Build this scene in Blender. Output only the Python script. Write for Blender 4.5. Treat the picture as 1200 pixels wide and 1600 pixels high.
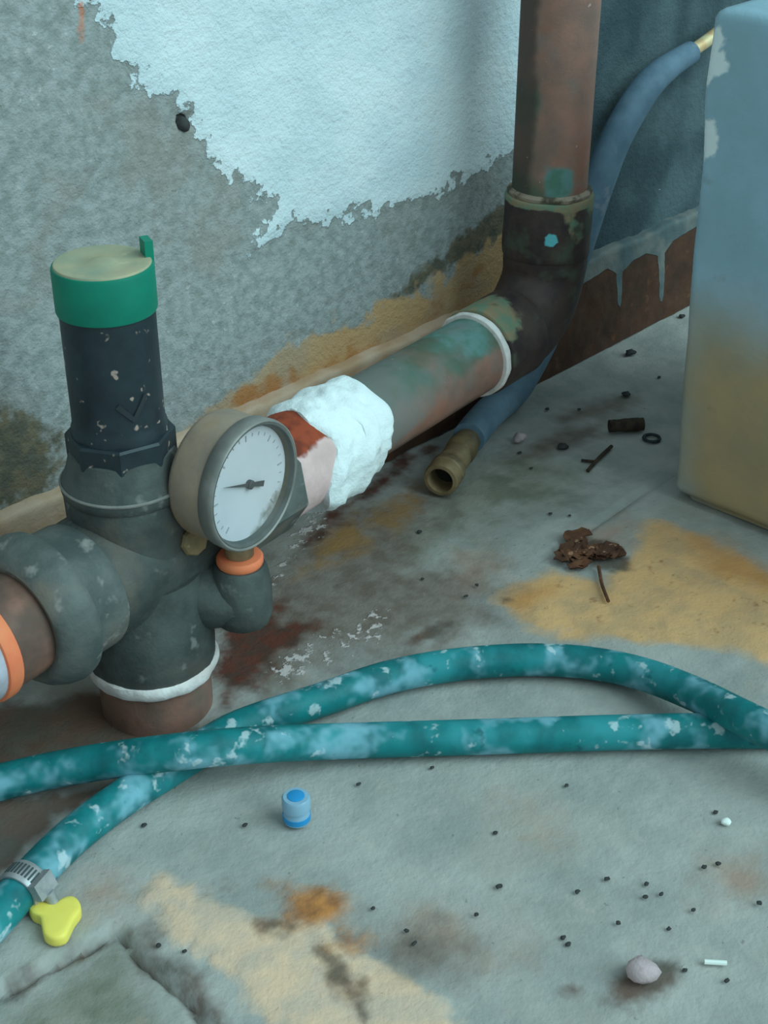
import bpy, math, random
import numpy as np
from mathutils import Vector, noise as mnoise
for o in list(bpy.data.objects): bpy.data.objects.remove(o)
scene = bpy.context.scene
COL = scene.collection
rad = math.radians

# ------------------------------------------------------------------ camera
cam = bpy.data.cameras.new('camera'); cam_o = bpy.data.objects.new('camera', cam); COL.objects.link(cam_o)
cam.sensor_fit = 'VERTICAL'; cam.sensor_height = 24.0; cam.lens = 33.0
cam.clip_start = 0.01; cam.clip_end = 50
cam_o.location = (-0.650, -0.4794, 0.385)
cam_o.rotation_euler = (rad(90 - 30.7), 0, rad(43 - 90))
scene.camera = cam_o

# ------------------------------------------------------------------ light: overcast yard, soft bright side to the right
LIGHT = (0.62, 0.97, 1.03)
world = bpy.data.worlds.new('overcast'); scene.world = world; world.use_nodes = True
wb = world.node_tree.nodes['Background']
wb.inputs[0].default_value = (0.62, 0.97, 1.03, 1); wb.inputs[1].default_value = 0.58
sun = bpy.data.lights.new('veiled_sun', 'SUN'); sun.energy = 2.35; sun.angle = rad(50); sun.color = LIGHT
sun_o = bpy.data.objects.new('veiled_sun', sun); COL.objects.link(sun_o)
to_light = Vector((0.28, -0.72, 0.62))
sun_o.location = (0.5, -1.5, 1.5); sun_o.rotation_euler = to_light.to_track_quat('Z', 'Y').to_euler()
vs = scene.view_settings
vs.view_transform = 'Standard'; vs.look = 'None'; vs.gamma = 1.0; vs.use_curve_mapping = False; vs.exposure = 0.0
scene.cycles.max_bounces = 6; scene.cycles.diffuse_bounces = 3; scene.cycles.glossy_bounces = 2

# ------------------------------------------------------------------ layout data, millimetres, x along the wall, y into it
FLOOR = {'ochre':[(9.0,[[-202.0,-137.6],[-180.2,-128.1],[-157.9,-134.9],[-149.9,-160.6],[-117.9,-155.7],[-86.0,-148.1],[-83.7,-174.1],[-85.9,-216.5],[-99.2,-251.7],[-149.7,-278.6],[-153.8,-238.8],[-187.9,-191.2],[-210.3,-163.5]])],'orange':[(17.1,[[-81.3,-153.0],[-76.4,-177.3],[-80.6,-213.4],[-88.4,-239.0],[-103.8,-226.7],[-105.6,-195.3]]),(11.4,[[-170.8,-147.7],[-174.9,-150.4],[-181.0,-151.8],[-187.7,-151.6],[-193.9,-149.8],[-198.2,-146.9],[-200.0,-143.4],[-198.8,-139.9],[-194.8,-137.2],[-188.9,-135.7],[-182.0,-135.8],[-175.7,-137.5],[-171.2,-140.5],[-169.4,-144.1]])],'cream':[(7.5,[[-442.3,-153.7],[-430.4,-153.8],[-419.8,-177.9],[-414.9,-203.6],[-401.4,-222.5],[-401.1,-244.2],[-401.3,-262.4],[-402.0,-283.0],[-407.8,-298.8],[-455.8,-247.4],[-444.0,-237.9],[-443.2,-211.4],[-440.4,-180.7]])],'rust':[(13.3,[[-391.6,-220.5],[-396.0,-222.3],[-400.9,-221.6],[-405.3,-218.5],[-408.4,-213.6],[-409.7,-207.9],[-408.7,-202.3],[-405.8,-198.1],[-401.4,-196.0],[-396.4,-196.6],[-391.8,-199.8],[-388.5,-204.9],[-387.4,-210.8],[-388.5,-216.4]]),(11.4,[[-395.7,-226.8],[-397.6,-230.2],[-399.9,-232.7],[-402.2,-233.9],[-404.1,-233.5],[-405.2,-231.7],[-405.3,-228.8],[-404.4,-225.4],[-402.6,-222.0],[-400.3,-219.4],[-397.9,-218.1],[-395.9,-218.4],[-394.8,-220.3],[-394.7,-223.3]])],'dark':[(9.0,[[-451.8,-164.0],[-447.1,-169.1],[-451.3,-190.4],[-450.7,-203.4],[-453.9,-223.5],[-456.7,-239.2],[-462.4,-233.1],[-458.6,-212.7],[-457.7,-187.7]]),(4.5,[[-412.1,-245.6],[-415.4,-252.0],[-418.7,-256.8],[-421.4,-259.2],[-423.0,-258.8],[-423.3,-255.6],[-422.1,-250.3],[-419.7,-243.7],[-416.4,-237.2],[-413.0,-232.1],[-410.1,-229.4],[-408.4,-229.8],[-408.2,-233.2],[-409.5,-238.9]]),(4.5,[[-411.3,-233.7],[-412.7,-233.6],[-413.9,-232.5],[-414.8,-230.6],[-415.1,-228.2],[-414.8,-225.9],[-413.9,-224.0],[-412.7,-222.9],[-411.3,-223.0],[-410.0,-224.1],[-409.2,-226.0],[-408.9,-228.4],[-409.2,-230.8],[-410.1,-232.7]]),(6.0,[[-412.7,-212.0],[-414.3,-212.2],[-416.5,-210.8],[-418.8,-208.2],[-420.8,-204.8],[-422.1,-201.2],[-422.4,-198.3],[-421.6,-196.5],[-420.0,-196.3],[-417.8,-197.7],[-415.4,-200.3],[-413.4,-203.8],[-412.2,-207.3],[-411.9,-210.3]]),(6.0,[[-495.7,-155.1],[-471.9,-159.0],[-451.1,-161.2],[-453.3,-166.0],[-475.3,-163.8],[-499.7,-161.2]]),(6.0,[[-444.4,-78.6],[-423.1,-96.0],[-396.3,-105.1],[-426.3,-108.8],[-452.3,-111.7],[-471.9,-119.7],[-501.4,-128.2],[-475.0,-72.2]]),(7.5,[[-431.0,-10.1],[-377.0,-51.7],[-358.3,-107.0],[-396.5,-99.1],[-443.4,-77.0],[-463.8,-63.2]]),(6.0,[[-129.7,-162.6],[-135.0,-163.3],[-139.6,-160.4],[-142.6,-154.7],[-143.5,-147.1],[-142.1,-139.1],[-138.5,-132.3],[-133.5,-128.0],[-128.0,-127.2],[-123.2,-130.1],[-120.1,-136.1],[-119.3,-143.9],[-120.9,-152.0],[-124.7,-158.7]]),(6.0,[[-329.8,-325.2],[-333.5,-327.0],[-339.4,-327.0],[-346.5,-325.3],[-353.2,-322.2],[-358.4,-318.5],[-361.0,-314.7],[-360.6,-311.6],[-357.1,-309.8],[-351.3,-309.6],[-344.2,-311.2],[-337.3,-314.3],[-331.9,-318.2],[-329.2,-322.1]]),(6.0,[[-360.8,-305.8],[-362.2,-306.3],[-364.1,-306.0],[-365.9,-305.0],[-367.3,-303.4],[-368.1,-301.6],[-368.1,-300.0],[-367.3,-298.8],[-365.9,-298.3],[-364.0,-298.6],[-362.2,-299.6],[-360.7,-301.2],[-359.9,-303.0],[-359.9,-304.6]]),(7.5,[[-222.5,-133.5],[-226.0,-135.4],[-232.0,-136.1],[-239.3,-135.3],[-246.5,-133.3],[-252.1,-130.4],[-255.1,-127.3],[-255.0,-124.5],[-251.7,-122.5],[-245.9,-121.8],[-238.5,-122.5],[-231.2,-124.5],[-225.4,-127.4],[-222.3,-130.6]]),(9.0,[[-412.5,-178.3],[-413.4,-178.6],[-415.2,-178.5],[-417.6,-177.8],[-420.2,-176.8],[-422.3,-175.6],[-423.6,-174.5],[-423.8,-173.6],[-422.9,-173.2],[-421.1,-173.4],[-418.7,-174.0],[-416.2,-175.1],[-414.0,-176.3],[-412.7,-177.4]]),(4.5,[[-192.4,-140.6],[-194.1,-141.5],[-196.0,-141.8],[-197.6,-141.3],[-198.6,-140.2],[-198.9,-138.7],[-198.3,-137.0],[-197.1,-135.6],[-195.3,-134.6],[-193.5,-134.4],[-191.9,-134.8],[-190.8,-135.9],[-190.6,-137.5],[-191.1,-139.1]])],'brown':[(15.2,[[-295.3,-41.4],[-274.0,-52.3],[-281.9,-82.8],[-300.2,-89.1],[-325.9,-99.8],[-345.0,-95.9],[-317.7,-55.7]]),(11.4,[[-272.7,-84.7],[-277.2,-88.3],[-284.5,-90.1],[-293.0,-90.0],[-301.2,-87.8],[-307.4,-84.2],[-310.5,-79.8],[-310.0,-75.3],[-305.8,-71.8],[-298.8,-69.7],[-290.2,-69.8],[-281.7,-71.8],[-275.2,-75.6],[-272.0,-80.2]]),(11.4,[[-152.4,-5.7],[-104.4,-1.3],[-102.3,-9.3],[-129.6,-13.9],[-175.3,-17.7],[-217.5,-30.6],[-228.7,-27.8]])],'wet':[(26.6,[[-237.2,-36.7],[-180.2,-22.5],[-130.2,-24.1],[-159.0,-45.2],[-208.4,-49.6],[-247.4,-51.8]])],'green':[(34.2,[[-217.3,-58.1],[-143.4,-31.2],[-70.8,-31.5],[-51.1,-81.4],[-97.4,-106.3],[-158.5,-93.9],[-217.0,-84.4]]),(19.0,[[-503.4,-166.6],[-480.5,-167.3],[-458.1,-170.4],[-458.4,-199.1],[-468.0,-227.0],[-515.0,-183.9]])],'salt':[(13.3,[[-261.5,-36.6],[-235.4,-20.6],[-203.8,-7.1],[-179.8,-2.6],[-194.5,-17.1],[-233.0,-32.3],[-264.2,-46.4]]),(15.2,[[-279.2,-103.9],[-283.3,-106.9],[-290.2,-108.3],[-298.4,-107.8],[-306.4,-105.7],[-312.6,-102.2],[-315.8,-98.1],[-315.5,-94.2],[-311.7,-91.2],[-305.0,-89.7],[-296.8,-90.0],[-288.6,-92.2],[-282.1,-95.7],[-278.8,-99.9]]),(15.2,[[-244.4,-105.3],[-248.1,-107.9],[-254.9,-109.5],[-263.2,-109.6],[-271.5,-108.4],[-278.1,-106.1],[-281.9,-103.1],[-282.1,-100.0],[-278.6,-97.4],[-272.1,-95.8],[-263.8,-95.5],[-255.3,-96.6],[-248.4,-99.0],[-244.5,-102.1]])],'pink':[(30.4,[[-366.3,-277.6],[-373.7,-278.6],[-380.8,-275.6],[-386.1,-269.2],[-388.9,-260.6],[-388.5,-251.3],[-384.9,-243.1],[-378.7,-237.6],[-371.0,-236.1],[-363.5,-239.1],[-357.8,-245.9],[-355.1,-255.1],[-355.9,-264.7],[-360.0,-272.7]]),(26.6,[[-307.0,-254.9],[-310.2,-254.2],[-312.8,-250.6],[-314.3,-244.7],[-314.5,-237.5],[-313.3,-230.6],[-310.9,-225.2],[-307.7,-222.5],[-304.4,-223.1],[-301.7,-226.9],[-300.2,-233.1],[-300.1,-240.4],[-301.4,-247.3],[-303.9,-252.5]]),(26.6,[[-272.9,-328.6],[-278.9,-329.7],[-284.9,-328.2],[-289.9,-324.5],[-292.8,-319.2],[-293.1,-313.4],[-290.8,-308.1],[-286.1,-304.5],[-280.1,-303.2],[-273.8,-304.6],[-268.6,-308.4],[-265.6,-313.9],[-265.4,-319.9],[-268.1,-325.2]]),(22.8,[[-161.5,-113.4],[-169.6,-121.0],[-181.7,-126.7],[-195.3,-129.3],[-207.7,-128.7],[-216.7,-124.9],[-220.7,-118.7],[-219.0,-111.2],[-211.8,-103.8],[-200.3,-97.9],[-186.5,-94.6],[-173.2,-94.9],[-163.4,-98.8],[-159.2,-105.5]]),(19.0,[[-436.9,-149.9],[-440.0,-152.8],[-444.9,-154.0],[-450.6,-153.1],[-456.0,-150.5],[-460.1,-146.5],[-462.1,-142.1],[-461.6,-137.9],[-458.7,-134.9],[-453.9,-133.6],[-448.2,-134.3],[-442.6,-137.0],[-438.3,-141.1],[-436.3,-145.7]]),(22.8,[[-427.6,-175.9],[-430.4,-176.8],[-433.8,-175.5],[-437.1,-172.2],[-439.9,-167.5],[-441.4,-162.4],[-441.4,-157.8],[-439.9,-154.7],[-437.1,-153.6],[-433.6,-154.9],[-430.2,-158.3],[-427.4,-163.1],[-425.9,-168.3],[-426.0,-172.8]]),(22.8,[[-96.5,-151.1],[-104.8,-154.3],[-114.0,-154.0],[-122.3,-150.3],[-128.3,-143.9],[-130.8,-136.0],[-129.2,-128.1],[-123.9,-121.7],[-115.7,-118.1],[-106.2,-118.1],[-97.5,-121.9],[-91.2,-128.6],[-88.8,-136.8],[-90.7,-144.8]])],'dirt':[(30.4,[[-340.9,-87.0],[-277.8,-19.2],[-248.3,-24.8],[-194.5,-17.1],[-135.1,-18.9],[-142.0,-53.3],[-204.0,-81.1],[-177.5,-109.5],[-206.2,-144.9],[-240.6,-138.3],[-291.1,-113.1],[-329.8,-112.2]]),(15.2,[[31.9,-53.7],[24.6,-57.1],[12.9,-58.7],[-0.7,-58.2],[-13.7,-55.6],[-23.5,-51.6],[-28.4,-47.0],[-27.5,-42.5],[-20.8,-39.0],[-9.5,-37.2],[4.2,-37.6],[17.6,-40.0],[28.0,-44.1],[33.1,-49.0]]),(15.2,[[-5.4,-64.6],[-14.0,-68.0],[-29.2,-69.0],[-47.7,-67.5],[-65.8,-63.7],[-80.1,-58.6],[-88.0,-53.0],[-88.2,-48.1],[-80.5,-44.6],[-66.3,-43.3],[-48.0,-44.5],[-29.2,-48.1],[-13.9,-53.4],[-5.3,-59.3]]),(19.0,[[-378.6,-262.9],[-383.6,-264.2],[-389.1,-262.6],[-394.0,-258.5],[-397.5,-252.5],[-398.9,-245.8],[-397.9,-239.7],[-394.6,-235.4],[-389.6,-233.8],[-384.0,-235.3],[-378.8,-239.6],[-375.2,-245.9],[-373.9,-252.7],[-375.2,-258.8]]),(26.6,[[-418.5,-10.4],[-376.1,-45.9],[-352.7,-100.5],[-366.5,-116.5],[-404.2,-87.8],[-442.3,-75.4],[-456.9,-70.6]])]}
SLAB = [[-582.2,-146.1],[-498.0,-158.6],[-474.3,-162.4],[-453.9,-164.9],[-456.3,-180.8],[-456.3,-203.3],[-459.7,-228.6],[-479.1,-299.7]]
WALL = {'paint':[(11,[[-304.9,309.7],[-303.7,274.3],[-293.7,265.5],[-288.9,252.1],[-277.2,237.0],[-255.7,222.1],[-248.9,216.6],[-247.2,201.9],[-235.8,190.6],[-216.9,175.6],[-204.2,166.9],[-207.5,159.2],[-224.6,153.0],[-220.8,147.5],[-199.3,154.8],[-166.2,149.8],[-128.4,145.1],[-87.7,142.3],[-74.6,147.4],[-44.5,148.8],[-21.8,151.9],[8.0,151.1],[24.3,278.7]])],'tan':[(12,[[-287.0,59.2],[-266.0,67.9],[-252.6,80.5],[-222.6,85.4],[-204.7,91.1],[-177.1,94.0],[-148.4,90.5],[-107.7,91.2],[-80.9,94.8],[-53.1,99.4],[11.9,109.8],[19.6,28.7],[-73.5,42.1],[-169.0,43.6],[-289.5,35.1]])],'moss':[(8,[[-128.4,94.4],[-102.6,101.7],[-81.4,108.9],[-57.0,119.4],[-8.0,126.3],[1.0,92.7],[-41.6,99.3],[-75.5,96.0],[-102.4,92.3]]),(16,[[-386.8,117.2],[-355.7,113.4],[-340.9,100.1],[-331.8,77.0],[-345.9,64.5],[-376.6,64.4],[-395.5,67.9]])],'grey':[(8,[[-7.9,383.3],[7.3,231.2],[9.5,122.1],[12.8,30.9],[135.5,-27.5],[1330.6,-189.9],[1474.6,616.3]])],'rustspot':[(3,[[-303.0,269.8],[-303.4,268.2],[-304.2,266.9],[-305.2,266.3],[-306.1,266.4],[-306.9,267.3],[-307.3,268.7],[-307.3,270.4],[-306.8,272.0],[-306.1,273.3],[-305.1,273.9],[-304.2,273.8],[-303.4,272.9],[-303.0,271.5]]),(4,[[-304.3,262.6],[-304.7,260.7],[-305.3,259.2],[-306.0,258.5],[-306.7,258.6],[-307.2,259.5],[-307.5,261.1],[-307.3,263.0],[-306.9,264.9],[-306.3,266.4],[-305.6,267.1],[-304.9,267.0],[-304.4,266.1],[-304.2,264.5]])],'pit':[(2,[[-255.1,217.2],[-255.5,216.2],[-256.3,215.5],[-257.5,215.2],[-258.8,215.5],[-259.9,216.2],[-260.6,217.2],[-260.8,218.3],[-260.4,219.4],[-259.5,220.1],[-258.3,220.3],[-257.1,220.1],[-256.0,219.4],[-255.3,218.3]])]}
SKIRT = {'grey':[(1.2,[[23.6,29.6],[35.2,45.4],[44.3,54.8],[75.0,57.7],[85.9,51.1],[89.2,31.5],[92.7,25.0],[94.5,29.9],[92.5,51.0],[102.8,55.2],[119.0,56.1],[132.8,50.6],[140.6,19.9],[144.7,12.1],[146.4,18.2],[141.3,50.5],[151.1,56.5],[189.0,59.5],[479.4,66.5],[446.1,147.7],[13.9,122.6]])],'tan':[(7,[[-458.3,119.0],[-476.4,37.5],[-385.4,39.7],[-262.3,37.4],[-186.0,33.2],[-114.7,38.3],[-46.8,41.6],[1.3,57.7],[-2.1,95.2],[-270.9,79.8]])]}
BLOCK = {'ochre':[(40,[[-144.6,-50.4],[-128.9,78.5],[-136.5,111.0],[-156.6,113.2],[-181.3,115.2],[-274.5,129.9],[-313.2,-50.1]])],'chip':[(2,[[-136.6,250.2],[-141.4,249.4],[-143.8,239.9],[-148.1,233.4],[-147.0,229.5],[-140.9,225.0],[-137.4,220.0],[-135.2,221.1]]),(2,[[-137.6,206.0],[-143.7,204.7],[-146.7,195.6],[-143.0,190.0],[-138.8,184.8],[-136.9,188.2]])]}
HOSE = [[-530.4,-154.1,7.4],[-507.4,-143.9,7.4],[-488.5,-138.3,7.4],[-472.9,-132.9,7.4],[-454.6,-126.8,7.4],[-435.5,-122.5,7.4],[-414.0,-120.5,7.4],[-392.4,-120.5,7.4],[-376.3,-120.5,7.4],[-359.3,-120.9,7.4],[-344.5,-124.5,7.4],[-319.2,-133.4,7.4],[-289.3,-143.1,7.4],[-268.1,-154.3,7.4],[-249.3,-168.2,7.4],[-232.6,-184.0,7.4],[-219.2,-202.2,7.6],[-211.6,-224.1,9.0],[-213.8,-251.0,14.0],[-220.7,-275.9,20.0],[-223.4,-294.6,22.2],[-222.4,-311.3,20.0],[-218.9,-329.6,14.0],[-214.7,-357.7,7.4],[-203.3,-389.9,7.4],[-164.7,-411.3,7.4],[-128.7,-401.5,7.4],[-132.9,-361.9,7.4],[-167.3,-322.0,7.4],[-194.7,-295.6,7.4],[-210.0,-280.4,7.4],[-224.5,-264.8,7.4],[-252.8,-236.3,7.4],[-281.6,-208.4,7.4],[-300.7,-189.8,7.4],[-320.1,-171.8,8.0],[-346.1,-153.3,12.0],[-366.0,-144.7,18.0],[-384.1,-134.9,21.5],[-399.0,-121.4,20.0],[-411.4,-103.9,14.0],[-425.5,-88.3,9.0],[-440.3,-78.6,7.4],[-460.6,-69.4,7.4],[-486.2,-56.3,7.4]]
GREY = [[-138.5,-46.7,12.0],[-101.7,-31.6,12.0],[-69.0,-19.7,12.0],[-29.0,-6.0,13.0],[-13.3,-9.5,27.2],[2.7,-9.5,47.4],[19.0,-9.5,75.8],[32.1,-9.5,102.7],[42.4,-9.5,123.9],[56.9,-9.5,147.9],[85.1,-9.5,172.9],[107.9,-9.5,181.1],[130.6,-9.5,185.4]]
TIP = [[126.4,-9.5,184.5],[146.0,-9.5,188.7],[167.3,-9.5,193.9],[189.6,-9.5,197.2]]
YELLOW = [[-472.2,-138.8],[-469.0,-137.3],[-466.8,-139.6],[-464.7,-144.1],[-461.0,-144.0],[-458.0,-145.4],[-457.6,-149.4],[-460.1,-153.5],[-464.2,-155.3],[-467.8,-157.6],[-471.3,-159.4],[-474.4,-157.8],[-475.7,-153.8],[-473.9,-149.3],[-472.0,-145.2],[-472.9,-142.1]]
PEB = [[-51.7,-63.6,2.0],[84.8,-16.7,2.1],[30.7,-50.5,1.8],[-73.8,-49.0,0.9],[-83.8,-65.2,0.7],[66.9,-51.0,1.0],[-18.3,-26.5,1.2],[161.4,-7.1,1.8],[-5.0,-40.8,0.8],[-256.4,-290.9,1.1],[-279.9,-306.5,1.1],[-315.0,-280.4,0.7],[-327.7,-276.2,0.7],[-312.8,-295.9,0.7],[-307.7,-299.5,0.7],[-306.4,-312.3,1.0],[-345.1,-253.4,1.1],[-361.7,-256.1,1.0],[-349.0,-285.6,0.7],[-350.1,-288.7,0.7],[-332.1,-325.2,0.7],[-326.2,-338.1,0.9],[-319.9,-310.7,0.9],[-387.0,-248.7,0.7],[-384.5,-242.8,0.7],[-384.9,-226.8,0.7],[-312.7,-191.8,0.9],[-387.6,-160.8,0.8],[-283.9,-238.6,0.6],[-307.1,-292.6,0.6],[-330.0,-296.0,0.6],[-324.4,-234.7,0.6],[-340.5,-176.7,0.6],[-444.6,-192.1,0.9],[-414.5,-132.0,0.6],[-449.1,-183.5,0.7],[-210.5,-95.6,0.9],[-196.5,-119.0,1.1],[-207.4,-121.2,0.9],[-178.5,-64.9,1.3],[-111.2,-112.3,1.0],[-116.6,-103.6,0.9],[-287.1,-328.0,0.8],[-285.0,-303.5,0.7]]
MISC = {'plug':[-371.9,-173.5],'stick0':[-17.1,-71.2],'stick1':[-1.4,-84.5],'washer':[-8.0,-95.2],'twig0':[-32.7,-84.0],'twig1':[-65.7,-91.1],'twig2':[-58.4,-81.3],'pink':[-344.9,-315.9],'white':[-259.0,-297.1],'crumb':[-62.9,-39.9],'leaf':[-136.8,-142.5],'stem0':[-143.8,-154.3],'stem1':[-154.6,-163.9],'stem2':[-164.8,-175.0],'rivet':[-399.2,-210.6],'wstick0':[-324.9,-328.4],'wstick1':[-320.1,-334.4],'grit0':[-109.2,-20.2],'grit1':[-61.8,-59.7]}

# ------------------------------------------------------------------ colour + materials
def lin(c):
    c = c / 255.0
    return c / 12.92 if c <= 0.04045 else ((c + 0.055) / 1.055) ** 2.4
def A(r, g, b, k=1.0):
    """surface colour whose look under the cool daylight is about r,g,b"""
    v = (lin(r) / 0.52, lin(g) / 0.79, lin(b) / 0.82)
    return tuple(min(0.9, max(0.004, x * k)) for x in v)

def material(name, base, base2=None, bscale=60, layers=(), rough=0.8, metal=0.0, bump=(), spec=0.3, mix=(0.3, 0.7), trans=0.0, alpha=1.0, detail=4):
    m = bpy.data.materials.new(name); m.use_nodes = True
    nt = m.node_tree; N = nt.nodes; K = nt.links
    bs = N['Principled BSDF']
    bs.inputs['Metallic'].default_value = metal
    bs.inputs['Specular IOR Level'].default_value = spec
    bs.inputs['Transmission Weight'].default_value = trans
    bs.inputs['Alpha'].default_value = alpha
    tc = N.new('ShaderNodeTexCoord')
    def nz(scale, det=detail, rgh=0.6, off=0.0):
        n = N.new('ShaderNodeTexNoise'); n.inputs['Scale'].default_value = scale
        n.inputs['Detail'].default_value = det; n.inputs['Roughness'].default_value = rgh
        if off:
            mp = N.new('ShaderNodeMapping'); mp.inputs['Location'].default_value = (off, off * 1.7, -off)
            K.new(tc.outputs['Object'], mp.inputs['Vector']); K.new(mp.outputs[0], n.inputs['Vector'])
        else:
            K.new(tc.outputs['Object'], n.inputs['Vector'])
        return n.outputs['Fac']
    def rng(sock, lo, hi, a=0.0, b=1.0):
        r = N.new('ShaderNodeMapRange'); r.interpolation_type = 'SMOOTHSTEP'
        K.new(sock, r.inputs['Value'])
        for i, v in zip(('From Min', 'From Max', 'To Min', 'To Max'), (lo, hi, a, b)): r.inputs[i].default_value = v
        return r.outputs['Result']
    def mixc(fac, ca, cb):
        x = N.new('ShaderNodeMix'); x.data_type = 'RGBA'
        K.new(fac, x.inputs[0])
        for s, c in ((6, ca), (7, cb)):
            if isinstance(c, tuple): x.inputs[s].default_value = (*c, 1)
            else: K.new(c, x.inputs[s])
        return x.outputs[2]
    def mixf(fac, a, b):
        x = N.new('ShaderNodeMix'); x.data_type = 'FLOAT'
        K.new(fac, x.inputs[0])
        for s, c in ((2, a), (3, b)):
            if isinstance(c, (int, float)): x.inputs[s].default_value = c
            else: K.new(c, x.inputs[s])
        return x.outputs[0]
    col = base
    if base2: col = mixc(rng(nz(bscale), *mix), base, base2)
    rg = rough
    hsum = None
    for i, L in enumerate(layers):
        n = nz(L.get('scale', 80), L.get('det', 3), 0.6, off=0.37 * (i + 1))
        if L.get('attr'):
            at = N.new('ShaderNodeAttribute'); at.attribute_name = L['attr']
            s = N.new('ShaderNodeMath'); s.operation = 'SUBTRACT'; K.new(n, s.inputs[0]); s.inputs[1].default_value = 0.5
            mu = N.new('ShaderNodeMath'); mu.operation = 'MULTIPLY_ADD'; K.new(s.outputs[0], mu.inputs[0])
            mu.inputs[1].default_value = L.get('amp', 1.0) * (1.6 if L.get('lo', 0.4) < 1 else 1.0); K.new(at.outputs['Fac'], mu.inputs[2]); v = mu.outputs[0]
        else: v = n
        f = rng(v, L.get('lo', 0.4), L.get('hi', 0.6), 0.0, L.get('op', 1.0))
        c = L['color']
        if L.get('color2'): c = mixc(rng(nz(L.get('cscale', 120), 2, off=5 + i), 0.35, 0.65), L['color'], L['color2'])
        col = mixc(f, col if not isinstance(col, tuple) else col, c)
        if 'rough' in L: rg = mixf(f, rg, L['rough'])
        if 'height' in L:
            h = N.new('ShaderNodeMath'); h.operation = 'MULTIPLY'; K.new(f, h.inputs[0]); h.inputs[1].default_value = L['height']
            if hsum is None: hsum = h.outputs[0]
            else:
                a = N.new('ShaderNodeMath'); K.new(hsum, a.inputs[0]); K.new(h.outputs[0], a.inputs[1]); hsum = a.outputs[0]
    for sc, amt in bump:
        h = N.new('ShaderNodeMath'); h.operation = 'MULTIPLY'; K.new(nz(sc, 3, 0.6, off=sc * 0.013), h.inputs[0]); h.inputs[1].default_value = amt
        if hsum is None: hsum = h.outputs[0]
        else:
            a = N.new('ShaderNodeMath'); K.new(hsum, a.inputs[0]); K.new(h.outputs[0], a.inputs[1]); hsum = a.outputs[0]
    if hsum is not None:
        b = N.new('ShaderNodeBump'); b.inputs['Strength'].default_value = 1.0; b.inputs['Distance'].default_value = 0.001
        K.new(hsum, b.inputs['Height']); K.new(b.outputs[0], bs.inputs['Normal'])
    for s, c in (('Base Color', col), ('Roughness', rg)):
        if isinstance(c, tuple): bs.inputs[s].default_value = (*c, 1)
        elif isinstance(c, (int, float)): bs.inputs[s].default_value = c
        else: K.new(c, bs.inputs[s])
    return m

# ------------------------------------------------------------------ geometry helpers
def sdf_field(P, polys):
    """soft membership of 2-D points (mm) in polygons: .5 on the outline, 0/1 beyond the soft width"""
    out = np.zeros(len(P))
    for soft, poly in polys:
        V = np.array(poly, float); Wn = np.roll(V, -1, 0)
        d = np.full(len(P), 1e9); ins = np.zeros(len(P), bool)
        for a, b in zip(V, Wn):
            e = b - a; w = P - a
            t = np.clip((w @ e) / max(e @ e, 1e-9), 0, 1)
            q = w - t[:, None] * e
            d = np.minimum(d, (q * q).sum(1))
            c = ((a[1] > P[:, 1]) != (b[1] > P[:, 1]))
            xx = (b[0] - a[0]) * (P[:, 1] - a[1]) / (b[1] - a[1] if abs(b[1] - a[1]) > 1e-9 else 1e-9) + a[0]
            ins ^= c & (P[:, 0] < xx)
        sd = np.sqrt(d) * np.where(ins, 1, -1)
        out = np.maximum(out, np.clip(0.5 + sd / (2 * soft), 0, 1))
    return out

def nse(p, s, seed=0.0): return mnoise.noise(Vector((p[0] * s + seed, p[1] * s - seed, p[2] * s + 2 * seed)))

def warp(P, amp, seed):
    out = np.empty_like(P)
    for i, (a, b) in enumerate(P):
        out[i, 0] = a + amp * (nse((a, b, 0), 22, seed) + 0.6 * nse((a, b, 0), 65, seed + 3) + 0.4 * nse((a, b, 0), 180, seed + 7))
        out[i, 1] = b + amp * (nse((a, b, 1), 22, seed + 9) + 0.6 * nse((a, b, 1), 65, seed + 5) + 0.4 * nse((a, b, 1), 180, seed + 1))
    return out * 1000

def mk(name, V, F, mat, parent=None, origin=None, sharp=40, attrs=None, root=None):
    """one mesh object; V in world metres, origin = where the object (or its root) stands"""
    V = np.asarray(V, float)
    if parent is not None: org = np.array(parent['_o'])
    else: org = np.array(origin if origin is not None else (0, 0, 0), float)
    me = bpy.data.meshes.new(name)
    me.from_pydata((V - org).tolist(), [], F)
    me.polygons.foreach_set('use_smooth', [True] * len(me.polygons))
    me.update()
    if sharp: me.set_sharp_from_angle(angle=rad(sharp))
    for k, v in (attrs or {}).items():
        at = me.attributes.new(k, 'FLOAT', 'POINT'); at.data.foreach_set('value', np.asarray(v, np.float32))
    me.materials.append(mat)
    o = bpy.data.objects.new(name, me); COL.objects.link(o)
    o['_o'] = [float(x) for x in org]
    if parent is not None: o.parent = parent
    else: o.location = org
    return o
def thing(name, loc, label, cat, group=None):
    o = bpy.data.objects.new(name, None); COL.objects.link(o); o.location = loc; o.empty_display_size = 0.02
    o['_o'] = [float(x) for x in loc]
    return tag(o, label, cat, group)
def tag(o, label, cat, group=None):
    o['label'] = label; o['category'] = cat
    if group: o['group'] = group
    return o
def struct(o): o['kind'] = 'structure'; return o

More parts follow.
